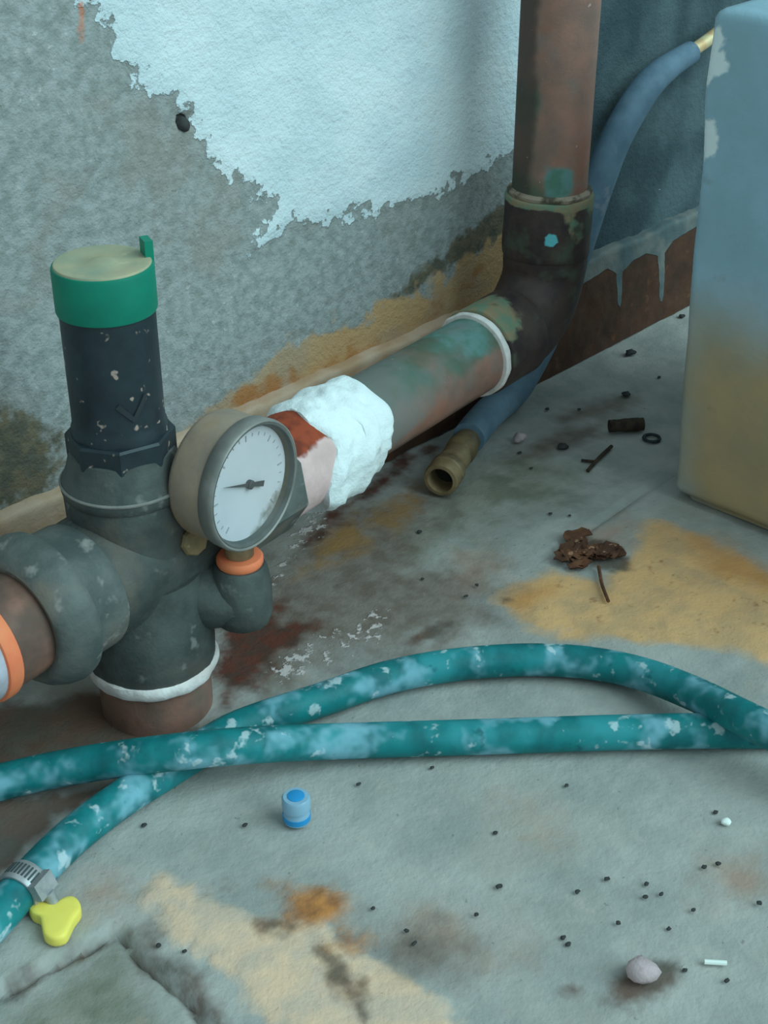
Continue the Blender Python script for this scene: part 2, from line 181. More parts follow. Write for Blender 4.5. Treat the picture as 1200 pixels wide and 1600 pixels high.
class MB:
    def __init__(s): s.V = []; s.F = []
    def add(s, V, F):
        b = len(s.V); s.V += [tuple(v) for v in V]; s.F += [tuple(i + b for i in f) for f in F]; return s
def frame(d):
    d = np.array(d, float); d /= np.linalg.norm(d)
    a = np.array((0, 0, 1.0)) if abs(d[2]) < 0.9 else np.array((1.0, 0, 0))
    u = np.cross(a, d); u /= np.linalg.norm(u); return d, u, np.cross(d, u)
def lathe(prof, org, d, n=48, lump=0, lscale=200, seed=0.0, capA=True, capB=True, phase=0.0):
    """revolve (t, r) pairs about the line org + t d"""
    d, u, v = frame(d); org = np.array(org, float); V = []; F = []
    for t, r in prof:
        for k in range(n):
            a = 2 * math.pi * k / n + phase
            rr = r
            p = org + d * t + (u * math.cos(a) + v * math.sin(a)) * rr
            if lump: p = p + (u * math.cos(a) + v * math.sin(a)) * lump * nse(p, lscale, seed)
            V.append(p)
    for i in range(len(prof) - 1):
        for k in range(n):
            k2 = (k + 1) % n
            F.append((i * n + k, i * n + k2, (i + 1) * n + k2, (i + 1) * n + k))
    if capA: F.append(tuple(range(n))[::-1])
    if capB: F.append(tuple((len(prof) - 1) * n + k for k in range(n)))
    return V, F
def cyl(t0, t1, r, b=0.0008, step=None):
    """profile of a cylinder with eased rims"""
    p = [(t0, r - b), (t0 + b * 0.3, r - b * 0.3), (t0 + b, r)]
    if step:
        k = max(1, int((t1 - t0 - 2 * b) / step))
        p += [(t0 + b + (t1 - t0 - 2 * b) * i / k, r) for i in range(1, k)]
    return p + [(t1 - b, r), (t1 - b * 0.3, r - b * 0.3), (t1, r - b)]
def spline(pts, step):
    P = np.array(pts, float); P = np.vstack([2 * P[0] - P[1], P, 2 * P[-1] - P[-2]]); out = []
    for i in range(1, len(P) - 2):
        k = max(2, int(np.linalg.norm(P[i + 1] - P[i]) / step))
        p0, p1, p2, p3 = P[i - 1:i + 3]
        def kn(a, b): return max(np.linalg.norm(b - a), 1e-6) ** 0.5
        t0 = 0; t1 = kn(p0, p1); t2 = t1 + kn(p1, p2); t3 = t2 + kn(p2, p3)
        for j in range(k):
            t = t1 + (t2 - t1) * j / k
            a1 = (t1 - t) / (t1 - t0) * p0 + (t - t0) / (t1 - t0) * p1
            a2 = (t2 - t) / (t2 - t1) * p1 + (t - t1) / (t2 - t1) * p2
            a3 = (t3 - t) / (t3 - t2) * p2 + (t - t2) / (t3 - t2) * p3
            b1 = (t2 - t) / (t2 - t0) * a1 + (t - t0) / (t2 - t0) * a2
            b2 = (t3 - t) / (t3 - t1) * a2 + (t - t1) / (t3 - t1) * a3
            out.append((t2 - t) / (t2 - t1) * b1 + (t - t1) / (t2 - t1) * b2)
    out.append(P[-2]); return np.array(out)
def tube(path, r, n=20, cap=True, rf=None):
    path = np.array(path); T = np.gradient(path, axis=0); T /= np.linalg.norm(T, axis=1)[:, None]
    _, u, _ = frame(T[0]); V = []; F = []
    for i, (p, t) in enumerate(zip(path, T)):
        u = u - t * (u @ t); u /= np.linalg.norm(u); w = np.cross(t, u)
        rr = rf(i, p) if rf else r
        for k in range(n):
            a = 2 * math.pi * k / n; V.append(p + (u * math.cos(a) + w * math.sin(a)) * rr)
    for i in range(len(path) - 1):
        for k in range(n):
            k2 = (k + 1) % n; F.append((i * n + k, i * n + k2, (i + 1) * n + k2, (i + 1) * n + k))
    if cap: F.append(tuple(range(n))[::-1]); F.append(tuple((len(path) - 1) * n + k for k in range(n)))
    return V, F
def box(c, ax, ay, az, hx, hy, hz):
    c = np.array(c, float); ax, ay, az = (np.array(q, float) for q in (ax, ay, az))
    V = [c + ax * hx * i + ay * hy * j + az * hz * k for i in (-1, 1) for j in (-1, 1) for k in (-1, 1)]
    return V, [(0, 1, 3, 2), (4, 6, 7, 5), (0, 4, 5, 1), (2, 3, 7, 6), (0, 2, 6, 4), (1, 5, 7, 3)]
def grid(xs, ys):
    X, Y = np.meshgrid(xs, ys); nx = len(xs)
    F = [(j * nx + i, j * nx + i + 1, (j + 1) * nx + i + 1, (j + 1) * nx + i) for j in range(len(ys) - 1) for i in range(nx - 1)]
    return np.stack([X.ravel(), Y.ravel()], 1), F
def icos(sub=2):
    import bmesh
    bm = bmesh.new(); bmesh.ops.create_icosphere(bm, subdivisions=sub, radius=1)
    V = [tuple(v.co) for v in bm.verts]; F = [tuple(v.index for v in f.verts) for f in bm.faces]; bm.free(); return V, F

# ------------------------------------------------------------------ materials
CEM, CEM2 = A(118, 138, 136), A(92, 112, 108)
M = {}
M['wall'] = material('wall_render', A(125, 149, 150), A(107, 130, 129), 170, rough=0.92, spec=0.15, mix=(0.36, 0.66), layers=[
    dict(scale=330, lo=0.62, hi=0.75, color=A(160, 182, 182), op=0.5, det=3),
    dict(scale=16, lo=0.5, hi=0.7, color=A(112, 124, 116), op=0.5, det=4),
    dict(attr='moss', scale=90, amp=0.9, lo=0.4, hi=0.75, color=A(62, 70, 56), color2=A(88, 90, 66), op=0.85),
    dict(attr='tan', scale=60, amp=1.0, lo=0.4, hi=0.68, color=A(152, 140, 98), color2=A(138, 138, 114), cscale=24, op=0.92),
    dict(attr='tan', scale=30, amp=1.5, lo=0.98, hi=1.3, color=A(134, 102, 54), op=0.8),
    dict(attr='grey', scale=70, amp=0.5, lo=0.35, hi=0.65, color=A(66, 94, 99), color2=A(46, 70, 76), cscale=20),
    dict(attr='paint', scale=120, amp=1.25, lo=0.46, hi=0.56, color=A(170, 207, 212), color2=A(160, 199, 206), cscale=25, rough=0.7, height=0.45, det=7),
    dict(attr='rustspot', scale=150, amp=0.6, lo=0.35, hi=0.8, color=A(170, 100, 50), op=0.8),
    dict(attr='pit', scale=150, amp=0.4, lo=0.4, hi=0.6, color=A(50, 58, 56), height=-1.5),
], bump=[(240, 1.1), (900, 0.35)])
M['skirt'] = material('skirting_plaster', A(66, 50, 36), A(50, 40, 30), 40, rough=0.8, layers=[
    dict(scale=110, lo=0.6, hi=0.75, color=A(96, 70, 46), op=0.6),
    dict(attr='tan', scale=50, amp=0.9, lo=0.4, hi=0.65, color=A(150, 152, 134), color2=A(138, 132, 106), cscale=40),
    dict(attr='grey', scale=120, amp=0.15, lo=0.42, hi=0.58, color=A(92, 110, 108), color2=A(64, 90, 94), cscale=40, height=0.5),
], bump=[(160, 0.6), (700, 0.2)])
M['floor'] = material('floor_concrete', A(136, 158, 155), A(116, 138, 136), 26, rough=0.85, spec=0.2, mix=(0.32, 0.7), layers=[
    dict(scale=14, lo=0.5, hi=0.72, color=A(128, 144, 136), op=0.6, det=4),
    dict(scale=70, lo=0.58, hi=0.78, color=A(152, 168, 162), op=0.4),
    dict(attr='pink', scale=40, amp=0.6, lo=0.3, hi=0.9, color=A(132, 118, 98), op=0.6),
    dict(attr='green', scale=40, amp=0.6, lo=0.3, hi=0.9, color=A(84, 100, 84), color2=A(112, 128, 118), cscale=50, op=0.8, rough=0.6),
    dict(attr='cream', scale=45, amp=0.9, lo=0.25, hi=0.75, color=A(178, 176, 150), color2=A(158, 164, 148), cscale=60, height=0.4),
    dict(attr='ochre', scale=40, amp=0.7, lo=0.2, hi=0.85, color=A(176, 158, 108), color2=A(158, 146, 106), cscale=50, op=0.92),
    dict(attr='ochre', scale=150, amp=1.6, lo=1.15, hi=1.45, color=A(118, 96, 62), op=0.8),
    dict(attr='orange', scale=40, amp=0.6, lo=0.25, hi=0.95, color=A(156, 126, 72), op=0.75),
    dict(attr='dirt', scale=45, amp=0.7, lo=0.15, hi=0.95, color=A(80, 80, 70), color2=A(98, 104, 98), cscale=70, op=0.88, rough=0.6),
    dict(attr='wet', scale=40, amp=0.7, lo=0.35, hi=0.8, color=A(116, 102, 62), op=0.9, rough=0.5),
    dict(attr='brown', scale=60, amp=0.8, lo=0.25, hi=0.8, color=A(74, 46, 36), color2=A(60, 50, 43), op=0.95, rough=0.55),
    dict(attr='dark', scale=60, amp=0.8, lo=0.25, hi=0.9, color=A(62, 66, 58), color2=A(74, 60, 48), cscale=35, op=0.85),
    dict(attr='rust', scale=70, amp=0.7, lo=0.2, hi=0.85, color=A(152, 114, 56), color2=A(118, 88, 50), cscale=90, op=0.92, height=0.5),
    dict(attr='salt', scale=190, amp=1.7, lo=0.68, hi=0.98, color=A(164, 180, 180), op=0.85, height=0.5),
    dict(scale=320, lo=0.68, hi=0.76, color=A(70, 80, 78), op=0.5, det=3),
], bump=[(120, 0.8), (600, 0.25)])
M['copper'] = material('tarnished_copper', A(124, 106, 94), A(100, 95, 86), 45, rough=0.5, metal=0.15, layers=[
    dict(scale=25, lo=0.52, hi=0.66, color=A(122, 88, 68), op=0.4),
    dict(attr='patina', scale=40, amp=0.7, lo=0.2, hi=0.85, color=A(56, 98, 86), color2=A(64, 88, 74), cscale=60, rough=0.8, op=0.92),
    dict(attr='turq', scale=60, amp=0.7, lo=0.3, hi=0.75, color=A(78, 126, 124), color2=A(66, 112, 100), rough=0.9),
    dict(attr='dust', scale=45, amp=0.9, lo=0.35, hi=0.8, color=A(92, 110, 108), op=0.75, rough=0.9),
    dict(attr='soot', scale=40, amp=0.6, lo=0.35, hi=0.8, color=A(56, 56, 50), op=0.8, rough=0.7),  # painted shade on run and riser, even dark tarnish on the short pipes
    dict(scale=260, lo=0.7, hi=0.76, color=A(170, 180, 172), op=0.5, det=3),
], bump=[(200, 0.25), (700, 0.1)])
M['darkmetal'] = material('aged_gunmetal', A(62, 60, 56), A(44, 42, 44), 50, rough=0.55, metal=0.2, layers=[
    dict(scale=45, lo=0.56, hi=0.7, color=A(66, 88, 76), op=0.6, rough=0.8),
    dict(attr='patina', scale=60, amp=0.9, lo=0.4, hi=0.65, color=A(84, 120, 102), color2=A(112, 116, 92), rough=0.85),
    dict(attr='turq', scale=90, amp=0.5, lo=0.4, hi=0.6, color=A(84, 176, 186), rough=0.9),
], bump=[(180, 0.4), (600, 0.15)])
M['gunmetal'] = material('green_grey_gunmetal', A(80, 98, 96), A(56, 73, 73), 42, rough=0.6, metal=0.1, layers=[
    dict(scale=30, lo=0.5, hi=0.68, color=A(104, 108, 98), op=0.6),
    dict(scale=85, lo=0.6, hi=0.72, color=A(128, 146, 144), op=0.55, rough=0.9),
    dict(scale=22, lo=0.58, hi=0.7, color=A(52, 62, 52), op=0.7),
], bump=[(160, 0.4), (700, 0.15)])
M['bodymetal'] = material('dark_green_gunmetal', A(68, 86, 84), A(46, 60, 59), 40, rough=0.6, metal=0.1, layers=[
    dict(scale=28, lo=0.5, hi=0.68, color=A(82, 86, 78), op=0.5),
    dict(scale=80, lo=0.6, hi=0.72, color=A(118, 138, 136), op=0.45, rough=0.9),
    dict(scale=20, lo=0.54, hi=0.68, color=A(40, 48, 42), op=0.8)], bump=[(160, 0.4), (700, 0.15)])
M['black'] = material('black_plastic', A(30, 48, 54), A(22, 36, 42), 60, rough=0.45, spec=0.4, layers=[
    dict(scale=170, lo=0.645, hi=0.70, color=A(140, 142, 132), op=0.8, det=2),
    dict(scale=40, lo=0.58, hi=0.72, color=A(40, 58, 64), op=0.6)], bump=[(600, 0.08)])
M['green'] = material('green_plastic', A(0, 118, 96), A(2, 106, 88), 40, rough=0.5, spec=0.3)
M['insert'] = material('yellowed_plastic', A(140, 154, 126), A(112, 140, 122), 45, rough=0.5, layers=[dict(scale=120, lo=0.6, hi=0.75, color=A(160, 166, 136), op=0.6)])
M['putty'] = material('white_sealing_compound', A(214, 242, 246), A(196, 228, 234), 60, rough=0.85, layers=[
    dict(scale=70, lo=0.62, hi=0.76, color=A(150, 160, 158), op=0.6)], bump=[(160, 0.9), (600, 0.3)])
M['pinkwhite'] = material('pinkish_coated_metal', A(178, 176, 176), A(160, 158, 156), 60, rough=0.7, layers=[
    dict(attr='rust', scale=70, amp=0.7, lo=0.4, hi=0.62, color=A(120, 62, 38), color2=A(86, 44, 30), rough=0.8)], bump=[(200, 0.4)])
M['whitering'] = material('white_sealant', A(188, 206, 206), A(160, 176, 174), 90, rough=0.8, bump=[(300, 0.4)])
M['lime'] = material('limescale', A(116, 120, 106), A(64, 70, 58), 110, rough=0.85, mix=(0.42, 0.6), bump=[(300, 0.4)])
M['orange'] = material('orange_plastic', A(206, 122, 82), A(180, 108, 76), 80, rough=0.6)
M['paleplastic'] = material('pale_blue_plastic', A(150, 176, 190), A(120, 140, 150), 50, rough=0.6)
M['steel'] = material('dull_steel', A(140, 142, 124), A(118, 124, 114), 50, rough=0.4, metal=0.25, layers=[
    dict(scale=40, lo=0.55, hi=0.7, color=A(136, 130, 106), op=0.6)], bump=[(500, 0.06)])
M['bezel'] = material('grey_bezel', A(112, 128, 126), A(92, 108, 104), 70, rough=0.4, metal=0.2)
M['bezeldark'] = material('dark_bezel', A(74, 88, 88), A(62, 76, 72), 80, rough=0.5)
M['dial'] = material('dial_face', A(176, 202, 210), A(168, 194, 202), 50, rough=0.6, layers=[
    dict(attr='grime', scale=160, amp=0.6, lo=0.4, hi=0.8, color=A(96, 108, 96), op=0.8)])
M['ink'] = material('dial_ink', A(58, 74, 80), rough=0.7)
M['faint'] = material('faded_print', A(138, 160, 166), rough=0.7)
M['hose'] = material('teal_hose', A(0, 112, 116), A(0, 88, 94), 70, rough=0.55, spec=0.35, layers=[
    dict(scale=28, lo=0.48, hi=0.66, color=A(36, 134, 142), op=0.7, rough=0.7),
    dict(scale=42, lo=0.495, hi=0.66, color=A(96, 160, 176), op=0.85, rough=0.9, height=0.08),
    dict(scale=95, lo=0.60, hi=0.68, color=A(158, 196, 202), op=0.6, rough=0.9, height=0.12),
    dict(scale=90, lo=0.64, hi=0.74, color=A(0, 66, 72), op=0.6)], bump=[(500, 0.08)])
M['clamp'] = material('clamp_steel', A(142, 164, 168), A(112, 138, 142), 120, rough=0.4, metal=0.4)
M['slot'] = material('slot_dark', A(52, 70, 72), rough=0.8)
M['greyhose'] = material('blue_grey_hose', A(84, 122, 140), A(68, 104, 122), 60, rough=0.65, layers=[
    dict(scale=80, lo=0.6, hi=0.72, color=A(128, 150, 158), op=0.4)], bump=[(400, 0.15)])
M['brass'] = material('tarnished_brass', A(122, 122, 92), A(84, 84, 64), 60, rough=0.5, metal=0.3, layers=[
    dict(scale=60, lo=0.58, hi=0.7, color=A(52, 58, 46), op=0.7), dict(scale=90, lo=0.64, hi=0.74, color=A(190, 186, 156), op=0.6)], bump=[(400, 0.2)])
M['brightbrass'] = material('pale_brass', A(206, 200, 160), A(170, 160, 118), 120, rough=0.45, metal=0.3)
M['bore'] = material('dark_bore', A(30, 34, 30), rough=0.9)
M['block'] = material('blue_grey_paint', A(124, 176, 196), A(112, 160, 174), 18, rough=0.75, layers=[
    dict(attr='ochre', scale=14, amp=0.3, lo=0.2, hi=0.9, color=A(142, 142, 106), color2=A(130, 136, 108), cscale=30, op=0.97),
    dict(scale=60, lo=0.62, hi=0.78, color=A(96, 104, 84), op=0.3),
    dict(attr='chip', scale=110, amp=1.0, lo=0.3, hi=0.75, color=A(212, 246, 250), op=0.9, height=-0.4)], bump=[(140, 0.35), (600, 0.12)])
M['yellow'] = material('yellow_plastic', (1.0, 0.78, 0.15), (0.98, 0.74, 0.13), 120, rough=0.45, layers=[dict(scale=200, lo=0.6, hi=0.75, color=(0.86, 0.66, 0.14), op=0.4)])
M['clear'] = material('clear_plastic', A(128, 188, 212), rough=0.25, trans=0.35, spec=0.5)
M['blue'] = material('blue_plastic', A(30, 130, 186), rough=0.4)
M['stone'] = material('dark_grit', A(52, 62, 62), A(38, 44, 44), 300, rough=0.9)
M['pinkstone'] = material('pinkish_stone', A(154, 160, 164), A(130, 136, 138), 90, rough=0.9, bump=[(300, 0.5)])
M['whitestone'] = material('white_stone', A(206, 220, 216), rough=0.9)
M['leaf'] = material('rotten_leaf', A(88, 66, 46), A(58, 46, 36), 120, rough=0.9, layers=[dict(scale=220, lo=0.62, hi=0.72, color=A(160, 140, 112), op=0.6)])
M['bark'] = material('dark_bark', A(58, 56, 46), A(38, 36, 32), 200, rough=0.9, bump=[(300, 0.5)])
M['rubber'] = material('black_rubber', A(36, 48, 52), rough=0.6)

# ------------------------------------------------------------------ the setting
def axis(dense0, dense1, step, lo, hi, cstep):
    a = list(np.arange(lo, dense0 - 1e-6, cstep)); b = list(np.arange(dense0, dense1 + 1e-6, step)); c = list(np.arange(dense1 + cstep, hi + cstep, cstep))
    return np.array(a + b + c)
# wall: plane at y = 7 mm behind the plaster skirting
P, F = grid(axis(-0.42, 0.30, 0.0025, -1.1, 0.9, 0.05), axis(0.05, 0.30, 0.0025, 0.0, 0.75, 0.05))
keepz = np.zeros(len(P)); PW = warp(P, 0.0045, 2.0); attrs = {k: sdf_field(PW if k not in ('pit', 'rustspot') else P * 1000, v) for k, v in WALL.items()}
V = []
for i, (x, z) in enumerate(P):
    y = 0.007 - 0.0012 * nse((x, z, 0), 14, 3) - 0.0005 * nse((x, z, 0), 60, 8) - 0.0007 * min(1, max(0, (attrs['paint'][i] - 0.4) * 4)) + 0.003 * attrs['pit'][i]
    V.append((x, y, z))
wall = struct(mk('wall_back', V, [f for f in F], M['wall'], attrs=attrs, sharp=None))
wall['label'] = 'rough grey cement wall with a large patch of peeling white paint'
# body of the wall behind its face
bw = MB().add(*box((-0.1, 0.062, 0.375), (1, 0, 0), (0, 1, 0), (0, 0, 1), 1.0, 0.05, 0.375))
mk('wall_core', bw.V, bw.F, M['wall'], parent=wall, sharp=30)
stub = lathe([(0, 0.0032), (0.002, 0.003), (0.0034, 0.0022), (0.004, 0.001)], (-0.2575, 0.0085, 0.2155), (0.1, -1, 0.1), 14, lump=0.0008, lscale=500)
# skirting: profile swept along x
ps = [(0.0, 0.0), (0.0, 0.0008)] + [(0.0, z) for z in np.arange(0.002, 0.0675, 0.0015)] + [(0.0004, 0.0684), (0.0012, 0.0691), (0.003, 0.0694), (0.0065, 0.0697), (0.010, 0.0698)]
xs = axis(-0.42, 0.24, 0.0018, -1.1, 0.9, 0.05)
V = []; Q = []
for (y, z) in ps:
    for x in xs:
        top = max(0, (z - 0.055) / 0.0148)
        w = 0.0009 * nse((x, z, 1), 40, 5) + 0.0006 * nse((x, z, 1), 120, 2)
        dz = top * (0.0022 * nse((x, 0, 0), 30, 9) + 0.001 * nse((x, 0, 0), 110, 4))
        V.append((x, y + w * (1 if y < 0.006 else 0), z + dz)); Q.append((x * 1000, (z + dz) * 1000))
nx = len(xs)
F = [(j * nx + i, j * nx + i + 1, (j + 1) * nx + i + 1, (j + 1) * nx + i) for j in range(len(ps) - 1) for i in range(nx - 1)]
Q = np.array(Q); sat = {k: sdf_field(Q, v) for k, v in SKIRT.items()}
sk = struct(mk('baseboard_back', V, F, M['skirt'], attrs=sat, sharp=None))
sk['label'] = 'brown and tan plaster skirting with grey paint drips along the wall foot'
# floor: mortar bed and three concrete slabs with open joints
P, F = grid(axis(-0.56, 0.16, 0.0022, -1.4, 0.9, 0.05), axis(-0.40, 0.006, 0.0022, -1.2, 0.006, 0.05))
PW = warp(P, 0.006, 5.0); attrs = {k: sdf_field(PW if k not in ('rust', 'orange') else 0.6 * P * 1000 + 0.4 * PW, v) for k, v in FLOOR.items()}
inl = sdf_field(warp(P, 0.003, 8.0), [(6, SLAB)])                     # .5 on the edge of the sunken slab
V = []
for i, (x, y) in enumerate(P):
    z = 0.0012 * nse((x, y, 0), 9, 1) + 0.0006 * nse((x, y, 0), 45, 6)
    dj = abs(y + 0.1262 + 0.0012 * nse((x, 0, 0), 40, 3))
    if x > -0.16: z -= 0.0022 * max(0, 1 - dj / 0.0026) * min(1, (x + 0.16) / 0.02)
    e = inl[i]; z -= 0.005 * max(0, 1 - abs(e - 0.5) / 0.22) + 0.0025 * max(0, min(1, (e - 0.4) * 3))
    z += 0.0016 * max(0, min(1, (attrs['rust'][i] - 0.4) * 2)) * (0.6 + nse((x, y, 0), 160, 2)) + 0.0008 * max(0, min(1, (attrs['cream'][i] - 0.4) * 3))
    V.append((x, y, z - 0.0008))
V = np.array(V)
bed = MB().add(*box((-0.25, -0.56, -0.03), (1, 0, 0), (0, 1, 0), (0, 0, 1), 1.15, 0.6, 0.02))
floor = struct(mk('floor', bed.V, bed.F, M['floor'], sharp=30))
fa = np.array(F); cen = P[fa].mean(1); ci = inl[fa].mean(1)
region = np.where(ci > 0.5, 2, np.where(cen[:, 1] > -0.1262, 0, 1))
for r, lab in ((0, 'shaded concrete strip along the wall foot'), (1, 'stained grey concrete slab in front of the pipes'), (2, 'sunken mossy broken slab in the near corner')):
    ff = fa[region == r]; used = np.unique(ff); mp = -np.ones(len(P), int); mp[used] = np.arange(len(used))
    s = mk('concrete_slab', V[used], [tuple(mp[q] for q in f) for f in ff], M['floor'], parent=floor, attrs={k: v[used] for k, v in attrs.items()}, sharp=None)
    s['label'] = lab

# ------------------------------------------------------------------ pipe run along the wall, elbow and riser
VA = np.array((-0.365, -0.0715, 0.075)); EB = np.array((-0.0477, -0.0395, 0.075))
LP = np.linalg.norm(EB - VA); D = (EB - VA) / LP
def onrun(s): return VA + D * s
pipe = thing('copper_pipe', tuple(EB * (1, 1, 0)), 'tarnished copper pipe running along the wall to a dark elbow and riser', 'pipe')
def pfields(V, **kw): return {k: np.array([f(v) for v in V]) for k, f in kw.items()}
def sm(x, a, b): t = min(1, max(0, (x - a) / (b - a))); return t * t * (3 - 2 * t)
n1 = np.array((-D[1], D[0], 0))
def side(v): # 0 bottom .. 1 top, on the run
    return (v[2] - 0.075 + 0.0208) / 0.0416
V, F = lathe([(s, 0.0208) for s in np.arange(0.135, 0.2601, 0.004)], VA, D, 56)
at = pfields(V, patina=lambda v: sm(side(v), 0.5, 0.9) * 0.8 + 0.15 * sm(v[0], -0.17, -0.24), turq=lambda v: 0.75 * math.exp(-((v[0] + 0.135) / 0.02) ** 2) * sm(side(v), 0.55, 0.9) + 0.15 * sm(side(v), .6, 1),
             dust=lambda v: 0.55 * math.exp(-((v[0] + 0.215) / 0.03) ** 2) * sm(side(v), 0.2, 0.6) + 0.45 * sm(side(v), 0.2, 0.55), soot=lambda v: 0.85 * sm(side(v), 0.45, 0.05))  # last mask paints the shade of the underside into the colour
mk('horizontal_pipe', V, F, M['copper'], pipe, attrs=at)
V, F = lathe(cyl(0.082, 0.125, 0.0232, 0.001, 0.004), VA, D, 48, lump=0.0008, lscale=90)
mk('coupling', V, F, M['pinkwhite'], pipe, attrs=pfields(V, rust=lambda v: sm(v[2], 0.083, 0.096)))['label'] = 'coupling with rusty top and pale front'
prof = [(0.104, 0.0215), (0.105, 0.0238), (0.108, 0.0252)] + [(s, 0.0252 + 0.0008 * math.sin(s * 300)) for s in np.arange(0.111, 0.146, 0.0016)] + [(0.148, 0.0240), (0.151, 0.0215)]
V, F = lathe(prof, VA, D, 72)
V2 = []
for v in V:
    s = (np.array(v) - VA) @ D; c = onrun(s); q = np.array(v) - c; rr = np.linalg.norm(q); w = q / rr
    e = 0.0016 * nse(v, 110, 4) + 0.0012 * nse(v, 260, 7) + 0.0035 * sm(-w[2], 0.1, 0.9) * sm(s, 0.15, 0.12)
    sh = 0.009 * nse((w[0] * 0.02, w[1] * 0.02, w[2] * 0.02), 60, 3) * (1 if s < 0.125 else 0.6)
    V2.append(c + w * (rr + e * (1 if rr > 0.0222 else 0)) + D * sh)
mk('sealing_compound', V2, F, M['putty'], pipe)['label'] = 'lumpy white sealing compound smeared round the joint'
V, F = lathe([(0.2475, 0.0205), (0.2478, 0.0224), (0.2488, 0.0231), (0.2508, 0.0232), (0.2522, 0.0225), (0.2526, 0.0205)], VA, D, 56, lump=0.0008, lscale=160)
mk('seal_ring', V, F, M['whitering'], pipe)['label'] = 'white sealant ring'
V, F = lathe(cyl(0.2528, 0.288, 0.0242, 0.0012, 0.003), VA, D, 56, lump=0.0006, lscale=70)
mk('elbow_socket', V, F, M['darkmetal'], pipe, attrs=pfields(V, patina=lambda v: 0.75 * sm(v[2], 0.075, 0.095) * sm(v[0], -0.075, -0.105), turq=lambda v: 0))
bend = []; Rb = 0.033
for k in range(0, 15):
    a = math.pi / 2 * k / 14; bend.append(EB + D * (-Rb + Rb * math.sin(a)) + np.array((0, 0, Rb * (1 - math.cos(a)))))
path = [EB - D * 0.036] + bend + [EB + np.array((0, 0, 0.042))]
V, F = tube(path, 0.0230, 40, rf=lambda i, p: 0.0230 + 0.0008 * nse(p, 70, 1))
mk('elbow', V, F, M['darkmetal'], pipe, attrs=pfields(V, patina=lambda v: 0.6 * sm(v[0], -0.035, -0.026) * sm(v[2], 0.07, 0.085), turq=lambda v: 0))
V, F = lathe(cyl(0.112, 0.146, 0.0240, 0.0014, 0.003), (EB[0], EB[1], 0), (0, 0, 1), 56, lump=0.0007, lscale=80)
spot = np.array((EB[0] - 0.0178, EB[1] - 0.0168, 0.127))
col_ = mk('riser_socket', V, F, M['darkmetal'], pipe, attrs=pfields(V, patina=lambda v: 0.9 * sm(v[2], 0.1405, 0.1445) + 0.42 * sm((v[0] - EB[0]) * 0.68 - (v[1] - EB[1]) * 0.73, -0.004, 0.014), turq=lambda v: 1.1 * math.exp(-(np.linalg.norm(np.array(v) - spot) / 0.0042) ** 2)))  # patina mask covers the rim and also lightens the right side
V, F = lathe([(0.1455, 0.0206), (0.1462, 0.0222), (0.1478, 0.0226), (0.149, 0.0216), (0.1494, 0.0202)], (EB[0], EB[1], 0), (0, 0, 1), 48, lump=0.0012, lscale=180)
mk('solder_bead', V, F, M['lime'], pipe)
V, F = lathe([(z, 0.0202) for z in np.arange(0.144, 0.30, 0.004)] + [(0.5, 0.0202), (0.85, 0.0202)], (EB[0], EB[1], 0), (0, 0, 1), 56)
vr = np.array((0.68, -0.73, 0))
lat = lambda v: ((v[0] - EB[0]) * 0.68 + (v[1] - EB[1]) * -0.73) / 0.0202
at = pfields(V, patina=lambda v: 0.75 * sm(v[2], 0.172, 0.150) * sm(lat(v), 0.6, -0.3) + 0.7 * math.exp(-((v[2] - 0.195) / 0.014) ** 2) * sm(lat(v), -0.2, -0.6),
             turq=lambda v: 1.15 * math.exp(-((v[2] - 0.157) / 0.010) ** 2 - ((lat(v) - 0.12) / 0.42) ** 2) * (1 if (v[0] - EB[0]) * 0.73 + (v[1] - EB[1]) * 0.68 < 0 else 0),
             dust=lambda v: 0.25, soot=lambda v: 0.95 * sm(lat(v), -0.2, -0.85))  # shaded left side of the riser painted into its colour
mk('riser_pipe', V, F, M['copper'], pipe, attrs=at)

# ------------------------------------------------------------------ pressure reducing valve
valve = thing('pressure_reducing_valve', (VA[0], VA[1], 0.022), 'grey gunmetal pressure reducing valve with black bonnet and green cap', 'valve')
bc = np.array((VA[0] + 0.001, VA[1] - 0.001, 0)); lc = np.array((VA[0] + 0.0035, VA[1] - 0.0037, 0))
b = MB()
b.add(*lathe([(-0.030, 0.0235), (-0.026, 0.0258)] + [(s, 0.0262) for s in np.arange(-0.02, 0.05, 0.004)] + [(0.052, 0.0255), (0.056, 0.024)], VA, D, 56, lump=0.0007, lscale=80))
b.add(*lathe([(0.0245, 0.0255), (0.026, 0.0266), (0.034, 0.0268), (0.042, 0.0268), (0.05, 0.0262), (0.06, 0.025), (0.07, 0.024)], lc, (0, 0, 1), 56, lump=0.0006, lscale=70))
b.add(*lathe([(0.070, 0.0235), (0.088, 0.0240), (0.098, 0.0246), (0.106, 0.0246), (0.1085, 0.0238)], bc, (0, 0, 1), 56, lump=0.0004, lscale=70))
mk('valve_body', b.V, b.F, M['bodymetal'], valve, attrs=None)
V, F = lathe([(0.020, 0.0245), (0.0205, 0.0268), (0.022, 0.0278), (0.0245, 0.0279), (0.0262, 0.0272), (0.027, 0.026)], lc, (0, 0, 1), 64, lump=0.0012, lscale=150)
mk('seal_ring', V, F, M['whitering'], valve)['label'] = 'crusty white sealant ring'
V, F = lathe(cyl(-0.0445, -0.026, 0.0272, 0.0015, 0.003), VA, D, 56, lump=0.0005, lscale=60); mk('inlet_collar', V, F, M['gunmetal'], valve)
pr = [(-0.0590, 0.0215), (-0.0597, 0.0240), (-0.0588, 0.0260), (-0.0555, 0.0290), (-0.0510, 0.0311), (-0.0470, 0.0320), (-0.0442, 0.0312), (-0.0434, 0.0285)]
